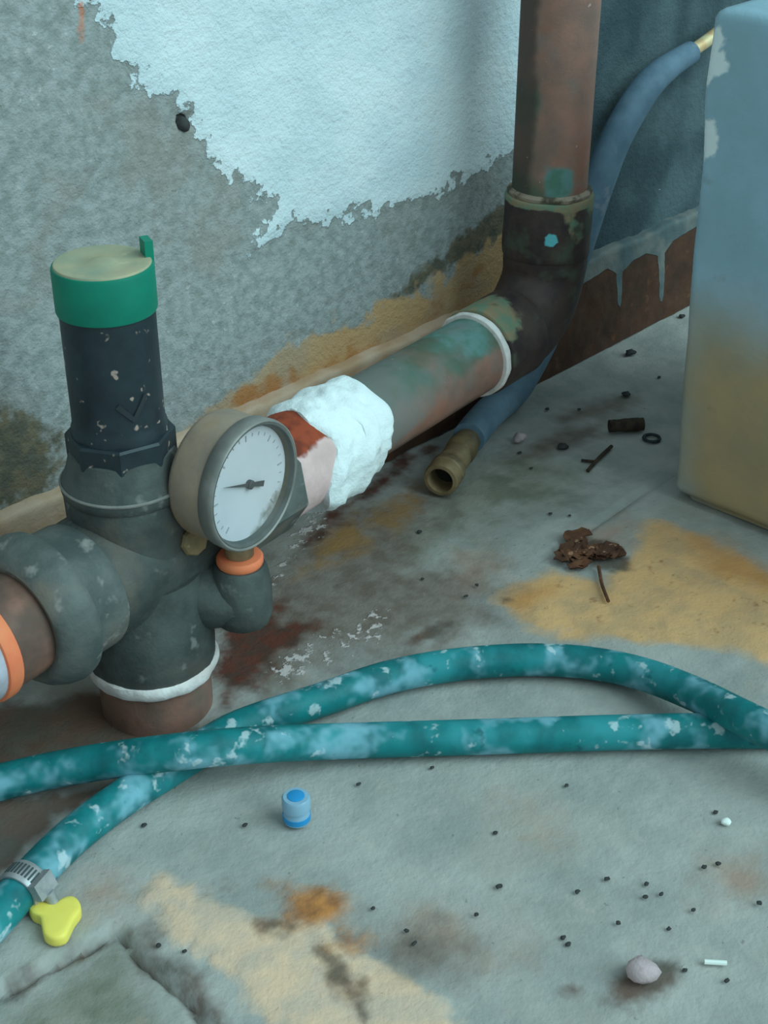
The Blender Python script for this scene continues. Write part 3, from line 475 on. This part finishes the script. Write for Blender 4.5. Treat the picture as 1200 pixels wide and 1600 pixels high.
V, F = lathe(pr, VA, D, 64, lump=0.0006, lscale=55, capA=False); mk('union_nut', V, F, M['gunmetal'], valve)
V, F = lathe(cyl(0.054, 0.084, 0.0262, 0.0015, 0.004), VA, D, 8, phase=0.2); mk('outlet_nut', V, F, M['gunmetal'], valve, sharp=25)
V, F = lathe([(0.1075, 0.0240), (0.1085, 0.0250), (0.1105, 0.0254), (0.1128, 0.0254), (0.1138, 0.0246), (0.1185, 0.0226), (0.126, 0.0205), (0.127, 0.019)], bc, (0, 0, 1), 64)
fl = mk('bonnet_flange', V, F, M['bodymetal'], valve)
V, F = lathe([(0.1122, 0.0250), (0.1124, 0.0257), (0.1130, 0.0258), (0.1135, 0.0250)], bc, (0, 0, 1), 64, capA=False, capB=False); mk('flange_highlight', V, F, M['bezel'], fl)  # added pale ring drawn in place of the highlight on the flange edge
V, F = lathe([(0.123, 0.0206), (0.124, 0.0213), (0.133, 0.0213), (0.134, 0.0206), (0.1342, 0.018)], bc, (0, 0, 1), 8, phase=0.12); mk('bonnet_hexagon', V, F, M['black'], valve, sharp=25)
V, F = lathe([(0.132, 0.0186), (0.1365, 0.0186), (0.138, 0.0180)] + [(z, 0.0178) for z in np.arange(0.141, 0.185, 0.004)] + [(0.186, 0.0176)], bc, (0, 0, 1), 56)
bon = mk('bonnet', V, F, M['black'], valve); bon['label'] = 'black plastic spring bonnet with pale paint specks'
# raised chevron mark on the bonnet, lying on its curved side
ch = MB()
for sgn in (-1, 1):
    prev = None
    for k in range(6):
        a = -1.87 + sgn * 0.30 * k / 5; z = 0.1455 + 0.0085 * k / 5 * (1.0 if sgn > 0 else 0.7)
        c = bc + np.array((math.cos(a) * 0.01795, math.sin(a) * 0.01795, z))
        if prev is not None:
            t = c - prev; t /= np.linalg.norm(t); nrm = np.array((math.cos(a), math.sin(a), 0)); bb = np.cross(t, nrm)
            ch.add(*box((c + prev) / 2, t, nrm, bb, 0.0014, 0.0005, 0.0009))
        prev = c
mk('chevron_mark', ch.V, ch.F, M['rubber'], bon, sharp=30)
cp = MB().add(*lathe([(0.1835, 0.0179), (0.1838, 0.0186), (0.1845, 0.0188), (0.200, 0.0188), (0.2012, 0.0184), (0.2014, 0.0174), (0.2004, 0.0168), (0.196, 0.0166)], bc, (0, 0, 1), 56))
cap = mk('green_cap', cp.V, cp.F, M['green'], valve); cap['label'] = 'green plastic cap ring'
V, F = lathe([(0.196, 0.0172), (0.2012, 0.0180), (0.2020, 0.0176), (0.2022, 0.0166), (0.2017, 0.0120), (0.2016, 0.0060), (0.2024, 0.0045), (0.2026, 0.0012)], bc, (0, 0, 1), 48); mk('cap_insert', V, F, M['insert'], cap)
ta = rad(-22); tc_ = bc + np.array((math.cos(ta) * 0.0170, math.sin(ta) * 0.0170, 0.2035))
tb = MB().add(*box(tc_, (math.cos(ta), math.sin(ta), 0), (-math.sin(ta), math.cos(ta), 0), (0, 0, 1), 0.0016, 0.0034, 0.0046)); mk('cap_tab', tb.V, tb.F, M['green'], cap, sharp=30)
# gauge boss on the outlet side
gx, gy = -0.3342, -0.1040
b = MB().add(*lathe([(0.042, 0.0085), (0.044, 0.0112), (0.049, 0.0126), (0.062, 0.0126), (0.069, 0.0114), (0.0715, 0.0102)], (gx, gy, 0), (0, 0, 1), 36))
q0 = np.array((gx, gy, 0.0555)); q1 = onrun((q0 - VA) @ D - 0.016) + np.array((0, 0, -0.022))
b.add(*lathe([(-0.004, 0.0105), (0, 0.0128), (np.linalg.norm(q1 - q0) - 0.004, 0.0190)], q0, q1 - q0, 32))
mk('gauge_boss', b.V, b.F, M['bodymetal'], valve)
V, F = lathe([(0.020, 0.0062), (0.0285, 0.0062), (0.0295, 0.0054), (0.0297, 0.004)], onrun(0.018) + np.array((0, 0, 0.006)), (-0.15, -0.95, 0.2), 8); mk('test_plug', V, F, M['brass'], valve, sharp=25)
V, F = lathe([(0.0712, 0.0070), (0.0715, 0.0092), (0.0725, 0.0097), (0.0745, 0.0097), (0.0755, 0.0090), (0.0758, 0.0065)], (gx, gy, 0), (0, 0, 1), 40)
mk('orange_washer', V, F, M['orange'], valve)

# pipe ends joined to the valve
inl_ = thing('inlet_pipe', (onrun(-0.1)[0], onrun(-0.1)[1], 0.0), 'short copper pipe with orange ring entering the big union nut', 'pipe')
V, F = lathe([(-0.076, 0.0205), (-0.075, 0.0212)] + [(s, 0.0214) for s in np.arange(-0.073, -0.054, 0.003)], VA, D, 48)
mk('copper_end', V, F, M['copper'], inl_, attrs=pfields(V, patina=lambda v: 0.1, turq=lambda v: 0, dust=lambda v: 0.55 * sm(v[2], 0.07, 0.058), soot=lambda v: 0.7))
V, F = lathe(cyl(-0.0815, -0.0745, 0.0228, 0.0014), VA, D, 48); mk('orange_ring', V, F, M['orange'], inl_)
V, F = lathe([(-0.55, 0.0214), (-0.3, 0.0214), (-0.0810, 0.0214)], VA, D, 48); mk('plastic_pipe', V, F, M['paleplastic'], inl_)
V, F = lathe([(-0.012, 0.0240), (0.004, 0.0240), (0.012, 0.0240), (0.0215, 0.0240)], lc, (0, 0, 1), 48)
dn = mk('stub_pipe', V, F, M['copper'], origin=(lc[0], lc[1], 0), attrs=pfields(V, patina=lambda v: 0.2, turq=lambda v: 0, dust=lambda v: 0.2, soot=lambda v: 0.45))
tag(dn, 'short brown copper stub rising from the floor under the valve', 'pipe')

# ------------------------------------------------------------------ pressure gauge
GC = np.array((-0.3338, -0.115, 0.1120)); ga = rad(9)
GN = np.array((math.sin(ga), -math.cos(ga), 0)); GU = np.array((math.cos(ga), math.sin(ga), 0)); GZ = np.array((0, 0, 1.0))
gauge = thing('pressure_gauge', (gx, gy, 0.0758), 'round steel pressure gauge with white dial standing on the valve', 'gauge')
V, F = lathe([(-0.0235, 0.010), (-0.0232, 0.0235), (-0.0222, 0.0252), (-0.020, 0.0262), (-0.006, 0.0262), (-0.0045, 0.0262)], GC, GN, 64); mk('case', V, F, M['steel'], gauge, sharp=50)
V, F = lathe([(-0.0065, 0.0261), (-0.006, 0.0270), (-0.001, 0.0273), (0.0006, 0.0270), (0.0010, 0.0264), (0.0004, 0.0255)], GC, GN, 64, capA=False, capB=False); mk('bezel', V, F, M['bezel'], gauge, sharp=60)
V, F = lathe([(0.0005, 0.0257), (0.0006, 0.0252), (-0.0006, 0.0244), (-0.0032, 0.0236), (-0.0034, 0.0230)], GC, GN, 64, capA=False, capB=False); mk('inner_ring', V, F, M['bezeldark'], gauge, sharp=60)
V = [GC + GN * -0.003]; F = []
for j, r in enumerate(np.linspace(0.003, 0.0238, 14)):
    for k in range(48): a = 2 * math.pi * k / 48; V.append(GC + GN * -0.003 + (GU * math.cos(a) + GZ * math.sin(a)) * r)
for k in range(48): F.append((0, 1 + k, 1 + (k + 1) % 48))
for j in range(13):
    for k in range(48): k2 = (k + 1) % 48; F.append((1 + j * 48 + k, 1 + (j + 1) * 48 + k, 1 + (j + 1) * 48 + k2, 1 + j * 48 + k2))
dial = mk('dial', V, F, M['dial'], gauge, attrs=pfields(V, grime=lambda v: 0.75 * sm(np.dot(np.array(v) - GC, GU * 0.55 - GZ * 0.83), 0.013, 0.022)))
mk_ = MB()
for k in range(25):
    a = rad(225 - 270 * k / 24); big = k % 4 == 0
    w = GU * math.cos(a) + GZ * math.sin(a); t = np.cross(GN, w)
    mk_.add(*box(GC + GN * -0.00285 + w * (0.0206 if not big else 0.0200), w, t, GN, 0.0007 if not big else 0.0013, 0.00016 if not big else 0.0003, 0.0001))
mk('scale_marks', mk_.V, mk_.F, M['faint'], dial, sharp=30)
nd = MB(); na = rad(180 - 21); w = GU * math.cos(na) + GZ * math.sin(na); t = np.cross(GN, w); c0 = GC + GN * -0.0017
nd.add([c0 + w * 0.0175 + GN * .0001 * s_ for s_ in (-1, 1)] + [c0 + t * x + w * yy + GN * .0002 * s_ for s_ in (-1, 1) for (x, yy) in ((0.0008, 0.0), (0.0012, -0.0085), (-0.0012, -0.0085), (-0.0008, 0.0))],
       [(1, 6, 9), (0, 5, 2), (6, 7, 8, 9), (2, 5, 4, 3), (0, 2, 6, 1), (0, 1, 9, 5), (2, 3, 7, 6), (4, 5, 9, 8), (3, 4, 8, 7)])
nd.add(*lathe([(-0.0028, 0.0019), (-0.0012, 0.0019), (-0.0008, 0.0012)], GC, GN, 20)); mk('needle', nd.V, nd.F, M['ink'], gauge, sharp=30)
gm = bpy.data.materials.new('gauge_glass'); gm.use_nodes = True; nt = gm.node_tree; nt.nodes.clear()
ou = nt.nodes.new('ShaderNodeOutputMaterial'); mx = nt.nodes.new('ShaderNodeMixShader'); tr = nt.nodes.new('ShaderNodeBsdfTransparent'); gl = nt.nodes.new('ShaderNodeBsdfGlossy'); 
gl.inputs['Roughness'].default_value = 0.12; mx.inputs[0].default_value = 0.06; tr.inputs[0].default_value = (0.97, 0.98, 0.98, 1)
for a_, b_ in ((tr.outputs[0], mx.inputs[1]), (gl.outputs[0], mx.inputs[2]), (mx.outputs[0], ou.inputs[0])): nt.links.new(a_, b_)
V, F = lathe([(-0.0006, 0.0243), (-0.0004, 0.0243)], GC, GN, 48); mk('glass', V, F, gm, gauge, sharp=30)
V, F = lathe([(0.0759, 0.0060), (0.0872, 0.0060)], (gx, gy, 0), (0, 0, 1), 24); mk('stem', V, F, M['brass'], gauge)

# ------------------------------------------------------------------ masonry block at the right
n_side = 60; x0, x1, y0, y1, rc = -0.0575, 0.150, -0.345, -0.141, 0.005
def ring(e):
    pts = []
    X0, X1, Y0, Y1 = x0 - e, x1 + e, y0 - e, y1 + e
    for (cx, cy, a0) in ((X0 + rc, Y1 - rc, 90), (X0 + rc, Y0 + rc, 180), (X1 - rc, Y0 + rc, 270), (X1 - rc, Y1 - rc, 0)):
        for k in range(7): a = rad(a0 + 90 * k / 6); pts.append((cx + rc * math.cos(a), cy + rc * math.sin(a)))
    out = []
    for i, p in enumerate(pts):
        q = pts[(i + 1) % len(pts)]; L = math.dist(p, q); k = max(1, round(L / 0.0034)) if L > 0.01 else 1
        if L > 0.01: k = 58
        out += [(p[0] + (q[0] - p[0]) * j / k, p[1] + (q[1] - p[1]) * j / k) for j in range(k)]
    return out
hs = [(0.0, -0.006), (0.0035, -0.006), (0.0045, -0.002), (0.007, 0.0)] + [(z, 0.0065 * z / 0.256) for z in np.arange(0.009, 0.250, 0.0035)] + [(0.2515, 0.0063), (0.254, 0.0053), (0.2555, 0.0033), (0.256, -0.0010)]
V = []; nr = len(ring(0))
for z, e in hs:
    for (x, y) in ring(e):
        w = 0.0012 * nse((x, y, z), 30, 2); c_ = np.array((x, y)) - np.array(((x0 + x1) / 2, (y0 + y1) / 2)); c_ /= np.linalg.norm(c_)
        V.append((x + c_[0] * w, y + c_[1] * w, z))
F = [(j * nr + i, j * nr + (i + 1) % nr, (j + 1) * nr + (i + 1) % nr, (j + 1) * nr + i) for j in range(len(hs) - 1) for i in range(nr)]
F = [f[::-1] for f in F] if False else F
F.append(tuple((len(hs) - 1) * nr + i for i in range(nr)))
Q = np.array([(v[1] * 1000, v[2] * 1000) for v in V]); bat = {k: sdf_field(warp(Q / 1000, 0.0012 if k == 'chip' else 0.004, 3.0), v) for k, v in BLOCK.items()}
fx = np.array([1.0 if v[0] < x0 + 0.004 else 0.0 for v in V]); bat['chip'] = bat['chip'] * fx
blk = mk('masonry_block', V, F, M['block'], origin=((x0 + x1) / 2, (y0 + y1) / 2, 0), attrs=bat, sharp=None)
tag(blk, 'blue-grey painted masonry block with ochre stained foot and chipped edge', 'block')

# ------------------------------------------------------------------ teal garden hose
hp = spline([[c / 1000 for c in p] for p in HOSE], 0.004)
hose = thing('garden_hose', tuple(hp[len(hp) // 2] * (1, 1, 0)), 'dirty teal garden hose looping across the floor in front of the valve', 'hose')
V, F = tube(hp, 0.0074, 24); mk('tubing', V, F, M['hose'], hose)
ci_ = int(np.argmin(np.linalg.norm(hp - np.array([-0.468, -0.131, 0.0074]), axis=1)))
ct = hp[ci_ + 1] - hp[ci_ - 1]; ct /= np.linalg.norm(ct); cc = hp[ci_]
V, F = lathe([(-0.0046, 0.0075), (-0.0046, 0.0083), (-0.004, 0.0087), (0.004, 0.0087), (0.0046, 0.0083), (0.0046, 0.0075)], cc, ct, 40, capA=False, capB=False)
clamp = mk('hose_clamp', V, F, M['clamp'], hose, sharp=50); clamp['label'] = 'slotted steel hose clamp'
_, cu, cv = frame(ct)
sl = MB()
toc = np.array((-0.6, -0.5, 0.62)); toc /= np.linalg.norm(toc)
e1 = toc - ct * (toc @ ct); e1 /= np.linalg.norm(e1); e2 = np.cross(ct, e1)
for k in range(-4, 5):
    a = 0.17 * k - 0.35; w = e1 * math.cos(a) + e2 * math.sin(a); t = np.cross(ct, w)
    sl.add(*box(cc + w * 0.0087, ct, t, w, 0.0026, 0.00035, 0.00025))
mk('clamp_slots', sl.V, sl.F, M['slot'], clamp, sharp=30)
a = 0.75; w = e1 * math.cos(a) + e2 * math.sin(a); t = np.cross(ct, w)
b = MB().add(*box(cc + w * 0.0098, ct, t, w, 0.0048, 0.0034, 0.0016)); b.add(*lathe([(0.0, 0.0022), (0.006, 0.0022), (0.0066, 0.0016)], cc + w * 0.0102 + t * 0.0030, t, 14))
mk('clamp_screw_housing', b.V, b.F, M['clamp'], clamp, sharp=30)

# ------------------------------------------------------------------ blue-grey hose from the wall behind the riser, brass ended
gp = [[c / 1000 for c in p] for p in GREY]
for p in gp: p[1] = min(p[1], -0.0100)
gs = spline(gp, 0.004)
gh = thing('drain_hose', tuple(gs[0] * (1, 1, 0)), 'blue-grey hose hanging behind the riser with an open brass coupling on the floor', 'hose')
keep = np.array([np.linalg.norm(p - gs[0]) > 0.040 for p in gs])
V, F = tube(gs[keep], 0.0095, 24, rf=lambda i, p: 0.0095 - 0.0025 * sm(p[0], 0.07, 0.135)); mk('tubing', V, F, M['greyhose'], gh)
gd = gs[0] - gs[4]; gd[2] = 0; gd /= np.linalg.norm(gd); g0 = np.array((gs[0][0], gs[0][1], 0.0105))
b = MB()
b.add(*lathe([(-0.048, 0.0070), (-0.040, 0.0078), (-0.036, 0.0088), (-0.030, 0.0088), (-0.028, 0.0074), (-0.025, 0.0074), (-0.024, 0.0082), (-0.016, 0.0082), (-0.015, 0.0066), (-0.010, 0.0064)], g0, gd, 32))
cpl = mk('brass_coupling', b.V, b.F, M['brass'], gh)
V, F = lathe([(-0.011, 0.0064), (-0.010, 0.0092), (-0.009, 0.0098), (-0.004, 0.0098), (-0.003, 0.0088), (-0.002, 0.0098), (0.004, 0.0098), (0.0055, 0.0092), (0.0058, 0.0072), (0.004, 0.0068), (-0.006, 0.0066)], g0, gd, 36, capA=False, capB=False)
mk('coupling_nut', V, F, M['brass'], cpl)
V, F = lathe([(-0.0062, 0.0068), (-0.0058, 0.0068)], g0, gd, 24); mk('bore', V, F, M['bore'], cpl)
tp = [[c / 1000 for c in p] for p in TIP]
V, F = tube(spline(tp, 0.004), 0.004, 16); mk('brass_tail', V, F, M['brightbrass'], gh)

# ------------------------------------------------------------------ small things on the floor
pts = spline([[p[0] / 1000, p[1] / 1000, 0] for p in YELLOW + YELLOW[:1]], 0.0012)[:-1]; n = len(pts); c = pts.mean(0)
V = []; F = []
for z, s in ((0.0, 0.93), (0.0006, 0.985), (0.0015, 1.0), (0.0036, 1.0), (0.0046, 0.975), (0.0051, 0.91), (0.0053, 0.72), (0.0054, 0.4)):
    V += [c + (p - c) * s + np.array((0, 0, z)) for p in pts]
for j in range(7): F += [(j * n + i, j * n + (i + 1) % n, (j + 1) * n + (i + 1) % n, (j + 1) * n + i) for i in range(n)]
F += [tuple(range(n))[::-1], tuple(7 * n + i for i in range(n))]
yk = mk('tri_lobed_knob', V, F, M['yellow'], origin=(c[0], c[1], 0), sharp=60); tag(yk, 'small bright yellow three-lobed plastic knob beside the hose clamp', 'knob')

mx_, my_ = [v / 1000 for v in MISC['plug']]
plug = thing('plastic_plug', (mx_, my_, 0), 'small clear and blue plastic plug standing alone on the concrete', 'plug')
V, F = lathe([(0, 0.0044), (0.0008, 0.0052), (0.004, 0.0054), (0.0050, 0.0048), (0.0062, 0.0048), (0.0070, 0.0056), (0.0118, 0.0056), (0.0126, 0.0050), (0.0127, 0.0034)], (mx_, my_, 0), (0, 0, 1), 32); mk('shell', V, F, M['clear'], plug)
for z0_, z1_, r_ in ((0.0014, 0.0042, 0.00555), (0.0126, 0.0131, 0.0034)):
    V, F = lathe([(z0_, r_ - 0.0004), (z0_ + 0.0002, r_), (z1_ - 0.0002, r_), (z1_, r_ - 0.0004)], (mx_, my_, 0), (0, 0, 1), 28); mk('blue_band', V, F, M['blue'], plug)

def mm(k): return np.array((MISC[k][0] / 1000, MISC[k][1] / 1000, 0.0))
s0, s1 = mm('stick0'), mm('stick1'); h = np.array((0, 0, 0.0040))
V, F = tube(spline([s0 + h, s0 * 0.6 + s1 * 0.4 + h, s1 + h], 0.0015), 0.004, 14, rf=lambda i, p: 0.0038 + 0.0009 * nse(p, 300, 2))
tag(mk('wood_stub', V, F, M['bark'], origin=tuple((s0 + s1) / 2)), 'dark rotten stub of wood lying near the block', 'wood')
wc = mm('washer'); V = []; F = []
for k in range(28):
    for j in range(8):
        a = 2 * math.pi * k / 28; q = 2 * math.pi * j / 8; V.append(wc + np.array((math.cos(a) * (0.0046 + 0.0010 * math.cos(q)), math.sin(a) * (0.0046 + 0.0010 * math.cos(q)), 0.0010 + 0.0010 * math.sin(q))))
for k in range(28):
    for j in range(8): F.append((k * 8 + j, ((k + 1) % 28) * 8 + j, ((k + 1) % 28) * 8 + (j + 1) % 8, k * 8 + (j + 1) % 8))
tag(mk('rubber_washer', V, F, M['rubber'], origin=tuple(wc)), 'small black rubber washer at the end of the rotten wood stub', 'washer')
t0, t1, t2 = mm('twig0'), mm('twig1'), mm('twig2'); h = np.array((0, 0, 0.0011))
tw = MB().add(*tube(spline([t0 + h, (t0 + t1) / 2 + h * 1.6, t1 + h], 0.002), 0.0011, 8)); tw.add(*tube(spline([(t0 + t1 * 2) / 3 + h * 1.3, t2 + h], 0.002), 0.0009, 8))
tag(mk('twig', tw.V, tw.F, M['bark'], origin=tuple((t0 + t1) / 2 * (1, 1, 0))), 'thin forked dark twig on the floor below the wood stub', 'twig')

IV, IF = icos(2)
def pebble(name, x, y, r, mat, seed, flat=0.55, stretch=(1, 1)):
    V = []
    for v in IV:
        k = 1 + 0.5 * nse(v, 1.3, seed) ; V.append((x + v[0] * r * k * stretch[0], y + v[1] * r * k * stretch[1], max(-0.0004, r * flat * 0.8 + v[2] * r * k * flat)))
    return mk(name, V, IF, mat, origin=(x, y, 0), sharp=None)
named = {0: 'dark lump of grit lying between the brass coupling and the wood stub', 1: 'black lump of grit nearest the brown skirting', 2: 'black lump of grit above the wood stub',
         9: 'black crumb beside the tiny white stone', 26: 'dark crumb just below the middle of the teal hose', 33: 'black crumb beside the crack of the sunken slab'}
random.seed(4)
for i, (x, y, a) in enumerate(PEB):
    o = pebble('grit_crumb', x / 1000, y / 1000, max(0.0009, a / 1000 * (1.7 if i < 3 else 1.2 if i < 9 else 0.9)), M['stone'], i * 1.7, 0.42, (1 + 0.5 * random.random(), 0.8 + 0.3 * random.random()))
    if i in named: tag(o, named[i], 'grit')
    elif y > -126: tag(o, 'tiny dark crumb of grit on the shaded strip along the wall', 'grit', 'grit crumbs on the shaded strip')
    elif i in (36, 37, 38, 39, 40, 41): tag(o, 'tiny dark crumb of grit between the ochre stain and the brass coupling', 'grit', 'grit crumbs beside the ochre stain')
    elif math.hypot(x + 344.9, y + 315.9) < 45: tag(o, 'tiny dark crumb of grit scattered around the pinkish stone', 'grit', 'grit crumbs around the pinkish stone')
    elif x < -370: tag(o, 'tiny dark crumb of grit on the near slab around the rust stain', 'grit', 'grit crumbs around the rust stain')
    else: tag(o, 'tiny dark crumb of grit on the bare near slab right of the middle', 'grit', 'grit crumbs on the bare near slab')
x, y = mm('pink')[:2]; tag(pebble('stone', x, y, 0.0056, M['pinkstone'], 11, 0.8, (0.95, 1.05)), 'pale pinkish stone in a dark smear at the near right', 'stone')
x, y = mm('white')[:2]; tag(pebble('stone', x, y, 0.0020, M['whitestone'], 5, 0.7), 'tiny white stone alone at the right on the near slab', 'stone')
x, y = mm('crumb')[:2]; tag(pebble('stone', x, y, 0.0036, M['pinkstone'], 8, 0.9), 'small pale stone on the shaded strip right of the brass coupling', 'stone')
w0, w1 = mm('wstick0'), mm('wstick1'); h = np.array((0, 0, 0.001))
V, F = tube([w0 + h, (w0 + w1) / 2 + h, w1 + h], 0.0009, 8); tag(mk('splinter', V, F, M['whitestone'], origin=tuple((w0 + w1) / 2)), 'thin pale splinter to the right of the pinkish stone', 'splinter')

lc0 = mm('leaf'); clump = thing('dead_leaf', tuple(lc0), 'clump of rotten dark brown leaf scraps on the ochre stain', 'leaf')
random.seed(9)
R_ = np.array((0.68, -0.73, 0)); Fd = np.array((0.73, 0.68, 0))
for k, (u, v, s, an) in enumerate([(random.gauss(0, 0.0095), random.gauss(0, 0.0048), random.uniform(0.5, 1.0), random.uniform(0, 360)) for _ in range(22)]):
    c = lc0 + R_ * u + Fd * v; d1 = R_ * math.cos(rad(an)) + Fd * math.sin(rad(an)); d2 = np.array((-d1[1], d1[0], 0)); V = []; F = []
    nu, nv = 9, 7
    for i in range(nu):
        tt = i / (nu - 1) * 2 - 1; wd = (1 - tt * tt) ** 0.6 * 0.0052 * s + 0.0004
        for j in range(nv):
            q = j / (nv - 1) * 2 - 1
            p = c + d1 * tt * 0.0085 * s + d2 * q * wd * (1.15 + 0.9 * nse((tt, q, k), 1.6, 1))
            V.append(p + np.array((0, 0, 0.0014 + 0.0005 * (k % 3) + 0.0006 * abs(q) + 0.0022 * nse(p, 260, k))))
    base = list(V); V = base + [p - np.array((0, 0, 0.0004)) for p in base]; nn = nu * nv
    for i in range(nu - 1):
        for j in range(nv - 1):
            a_, b_, c_, d_ = i * nv + j, i * nv + j + 1, (i + 1) * nv + j + 1, (i + 1) * nv + j
            F += [(a_, b_, c_, d_), (nn + d_, nn + c_, nn + b_, nn + a_)]
    mk('leaf_scrap', V, F, M['leaf'], clump, sharp=None)
e0, e1_, e2_ = mm('stem0'), mm('stem1'), mm('stem2'); h = np.array((0, 0, 0.0012))
V, F = tube(spline([e0 + h * 1.5, e1_ + h, e2_ + h * 0.8], 0.002), 0.0009, 8); mk('leaf_stem', V, F, M['leaf'], clump)
mk('wall_nub', *stub, M['stone'], parent=wall)
for o in bpy.data.objects:
    if '_o' in o: del o['_o']
